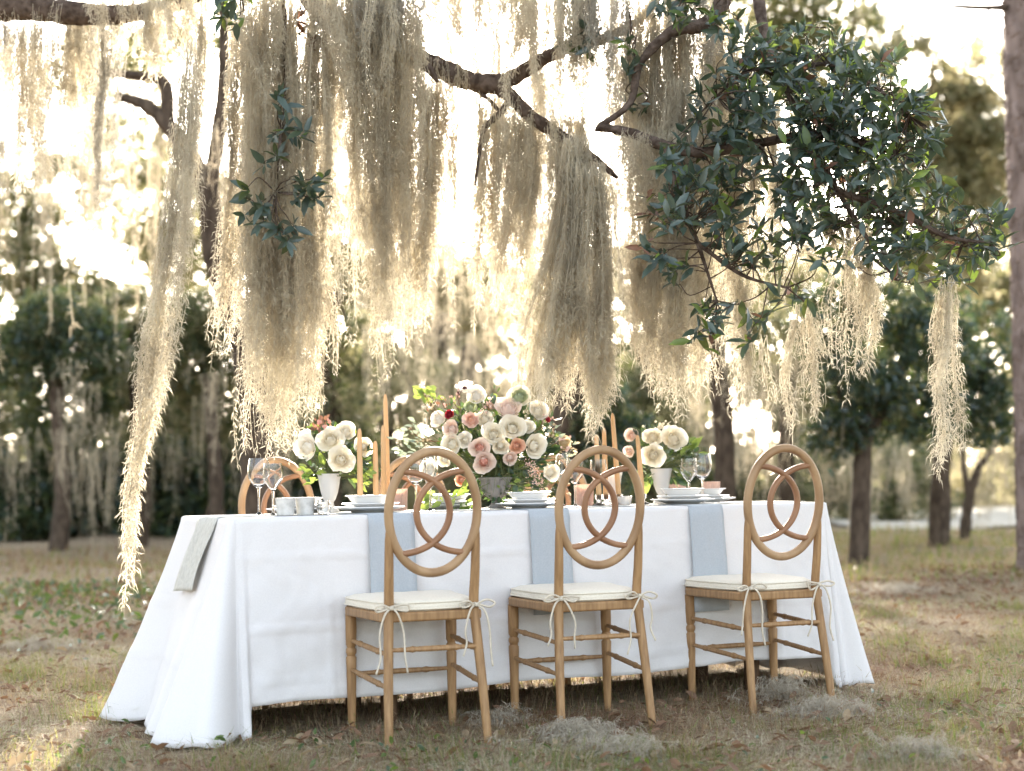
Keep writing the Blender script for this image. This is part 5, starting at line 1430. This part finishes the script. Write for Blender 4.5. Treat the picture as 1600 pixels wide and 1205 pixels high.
# stems and greenery
def greenery(label, V, spec, dep, name='greenery', extra=None):
    """spec: (px, py, radius, leaves, size, mats, probs) clouds of leaves on stems rising from the vase mouth V"""
    root = empty(name, tuple(V), 0, label, 'greenery')
    V = np.array(V); st = MB(); by = {}
    for x, y, r, n, size, ms, pr, dd in spec:
        for _ in range(n):
            q = rf.uniform(0, 6.28); rr = r * math.sqrt(rf.uniform(0, 1))
            c = px(x + rr * math.cos(q), y + rr * math.sin(q), dep + dd + abs(rf.normal(0, .03)))
            D = c - (V + np.array([0, 0, .02])); D = D / (np.linalg.norm(D) + 1e-6) + rf.normal(0, .5, 3)
            k = ms[rf.choice(len(ms), p=pr)]
            by.setdefault(k, []).append((c - V, D, rf.normal(0, .5, 3) + np.array([0, -.5, .6]), size * rf.uniform(.6, 1.3)))
            if rf.rand() < .25:
                m_ = c * .5 + V * .5 + rf.normal(0, .02, 3)
                st.tube(bez([np.zeros(3) + rf.normal(0, .006, 3), m_ - V, c - V], 8), lerpR([.0018, .0009], 9), 5)
    o = st.obj('stems', MATS['stem'], root); o['kind'] = 'stuff'
    for k, L in by.items():
        o = link('foliage', leafquads(rf, np.array([l[0] for l in L]), np.array([l[1] for l in L]), np.array([l[2] for l in L]), np.array([l[3] for l in L]), [k], [1], 'foliage', .5), root); o['kind'] = 'stuff'
    if extra: extra(root, V)
BQ = (['bouquet_leaf', 'leaf_near', 'bouquet_leaf_lime'], [.6, .3, .1])
def cen_extra(root, V):
    mb = MB(); mb2 = MB(); mb3 = MB(); mb4 = MB()
    # fine upright sprigs with buds
    for x0, y0, x1, y1, k in [(700, 690, 660, 612, 0), (700, 660, 664, 618, 0), (720, 640, 716, 606, 1), (715, 640, 706, 622, 1), (760, 650, 762, 630, 1), (765, 655, 770, 634, 1), (752, 650, 758, 634, 1), (690, 690, 645, 690, 2), (680, 690, 640, 668, 2),
                              (850, 690, 868, 662, 2), (850, 680, 866, 676, 2), (706, 632, 722, 610, 3), (860, 700, 892, 680, 1), (870, 710, 895, 700, 1), (845, 665, 866, 655, 1), (700, 640, 688, 622, 1)]:
        A = px(x0, y0, DC); B = px(x1, y1, DC + rf.normal(0, .03)); M_ = (A + B) / 2 + rf.normal(0, .008, 3)
        Q = bez([A - V, M_ - V, B - V], 8); mb.tube(Q, .0011, 5)
        for j in range(5 if k != 3 else 2):
            c = Q[-1] + (Q[len(Q) // 2] - Q[-1]) * rf.uniform(0, 1) + rf.normal(0, .006, 3); r = rf.uniform(.003, .006)
            tgt = mb2 if k in (1,) else (mb4 if k == 3 else mb3)
            tgt.lathe([(0, -r), (r * .8, -r * .5), (r, 0), (r * .7, r * .8), (0, r * 1.3)], 7, tuple(c))
    # pink feathery spike low at the right
    for j in range(170):
        t = rf.uniform(0, 1); c = px(826 + 20 * t + rf.normal(0, 6 * (1.1 - abs(t - .5))), 722 + 40 * t + rf.normal(0, 5), DC - .07 + rf.normal(0, .01)) - V
        r = rf.uniform(.0018, .0035); mb2.lathe([(0, -r), (r, 0), (0, r)], 5, tuple(c))
    mb.obj('sprigs', MATS['stem_red'], root)['kind'] = 'stuff'
    mb2.obj('pink_buds', MATS['petal_pink'], root)['kind'] = 'stuff'
    mb3.obj('cream_buds', MATS['petal_dry'], root)['kind'] = 'stuff'
    mb4.obj('dark_buds', MATS['flower_dark'], root)['kind'] = 'stuff'
    # trailing tendrils over the urn
    tv = MB()
    for j in range(9):
        x = rf.uniform(758, 815); A = px(x, 722, DC - .08); B = px(x + rf.normal(4, 7), rf.uniform(752, 775), DC - .10); M_ = (A + B) / 2 + rf.normal(0, .01, 3)
        tv.tube(bez([A - V, M_ - V, B - V], 10), .0009, 5)
    tv.obj('tendrils', MATS['stem'], root)['kind'] = 'stuff'
greenery('dark green foliage and fine sprigs filling the central bouquet', UR + np.array([0, 0, .12]), [
    (775, 695, 66, 420, .038, *BQ, .055), (720, 665, 40, 130, .03, *BQ, .07), (835, 670, 34, 110, .03, *BQ, .07), (770, 745, 34, 110, .030, ['bouquet_leaf', 'bouquet_leaf_lime'], [.85, .15], -.03), (820, 725, 36, 90, .036, *BQ, -.02), (720, 690, 34, 80, .034, *BQ, .02), (760, 650, 45, 70, .026, *BQ, .05),
    (640, 690, 24, 26, .034, ['bouquet_leaf_pale'], [1], .0), (655, 672, 16, 12, .032, ['bouquet_leaf_pale'], [1], .0), (672, 620, 14, 9, .05, ['bouquet_leaf_lime'], [1], .02), (862, 678, 14, 18, .024, ['bouquet_leaf_pale'], [1], .02),
    (852, 700, 20, 26, .045, ['bouquet_leaf', 'bouquet_leaf_lime'], [.6, .4], .0), (725, 770, 26, 14, .055, ['bouquet_leaf_lime', 'leaf_young'], [.6, .4], -.08), (680, 780, 16, 8, .06, ['bouquet_leaf_lime'], [1], -.10), (800, 765, 20, 14, .035, ['bouquet_leaf_lime', 'bouquet_leaf'], [.6, .4], -.08),
    (690, 640, 22, 30, .022, ['leaf_rust', 'bouquet_leaf'], [.5, .5], .02), (880, 700, 20, 40, .02, ['petal_dry', 'bouquet_leaf_pale'], [.7, .3], .02), (865, 760, 26, 40, .02, ['leaf_rust', 'petal_dry', 'bouquet_leaf'], [.4, .4, .2], .0),
    (668, 625, 10, 8, .045, ['bouquet_leaf_lime'], [1], .02)], DC, extra=cen_extra)
def left_extra(root, V):
    mb = MB()
    for j in range(16):
        c = px(rf.normal(504, 9), rf.normal(664, 5), DL) - V; r = rf.uniform(.004, .007); mb.lathe([(0, -r), (r, -r * .3), (r * .6, r), (0, r * 1.6)], 7, tuple(c))
    mb.obj('coral_buds', MATS['petal_coral'], root)['kind'] = 'stuff'
greenery('dark leaves and coral buds among the white roses of the left vase', VL + np.array([0, 0, .14]), [
    (525, 705, 42, 150, .040, *BQ, .05), (490, 740, 22, 18, .048, ['bouquet_leaf_lime', 'bouquet_leaf'], [.6, .4], -.03), (555, 745, 18, 24, .044, ['bouquet_leaf_lime', 'bouquet_leaf'], [.5, .5], -.03), (575, 735, 14, 16, .036, ['bouquet_leaf', 'bouquet_leaf_lime'], [.6, .4], .0), (492, 672, 8, 8, .035, ['leaf_young', 'leaf_rust'], [.6, .4], .0), (565, 710, 16, 20, .034, *BQ, .0), (502, 665, 12, 14, .025, ['leaf_rust'], [1], .0)], DL, extra=left_extra)
def right_extra(root, V):
    mb = MB()
    for j in range(26):
        c = px(rf.normal(1037, 9), rf.normal(667, 4), DR) - V; r = rf.uniform(.004, .007); mb.lathe([(0, -r), (r, -r * .2), (r * .7, r * .8), (0, r)], 7, tuple(c))
    mb.obj('cream_buds', MATS['petal_white'], root)['kind'] = 'stuff'
greenery('dark and lime leaves among the white roses of the right vase', VR + np.array([0, 0, .14]), [
    (1030, 705, 34, 130, .040, *BQ, .05), (1072, 716, 16, 24, .046, ['bouquet_leaf', 'bouquet_leaf_lime'], [.7, .3], .0), (1058, 738, 12, 16, .046, ['bouquet_leaf', 'bouquet_leaf_lime'], [.6, .4], -.02), (1078, 698, 10, 8, .055, ['bouquet_leaf_lime'], [1], .0), (1008, 740, 12, 14, .05, ['bouquet_leaf_lime', 'bouquet_leaf'], [.6, .4], -.02), (1004, 680, 8, 8, .04, ['leaf_near'], [1], .0)], DR, extra=right_extra)

print('tris', sum(len(m.polygons) * (1 if len(m.polygons) and len(m.polygons[0].vertices) == 3 else 2) for m in bpy.data.meshes))
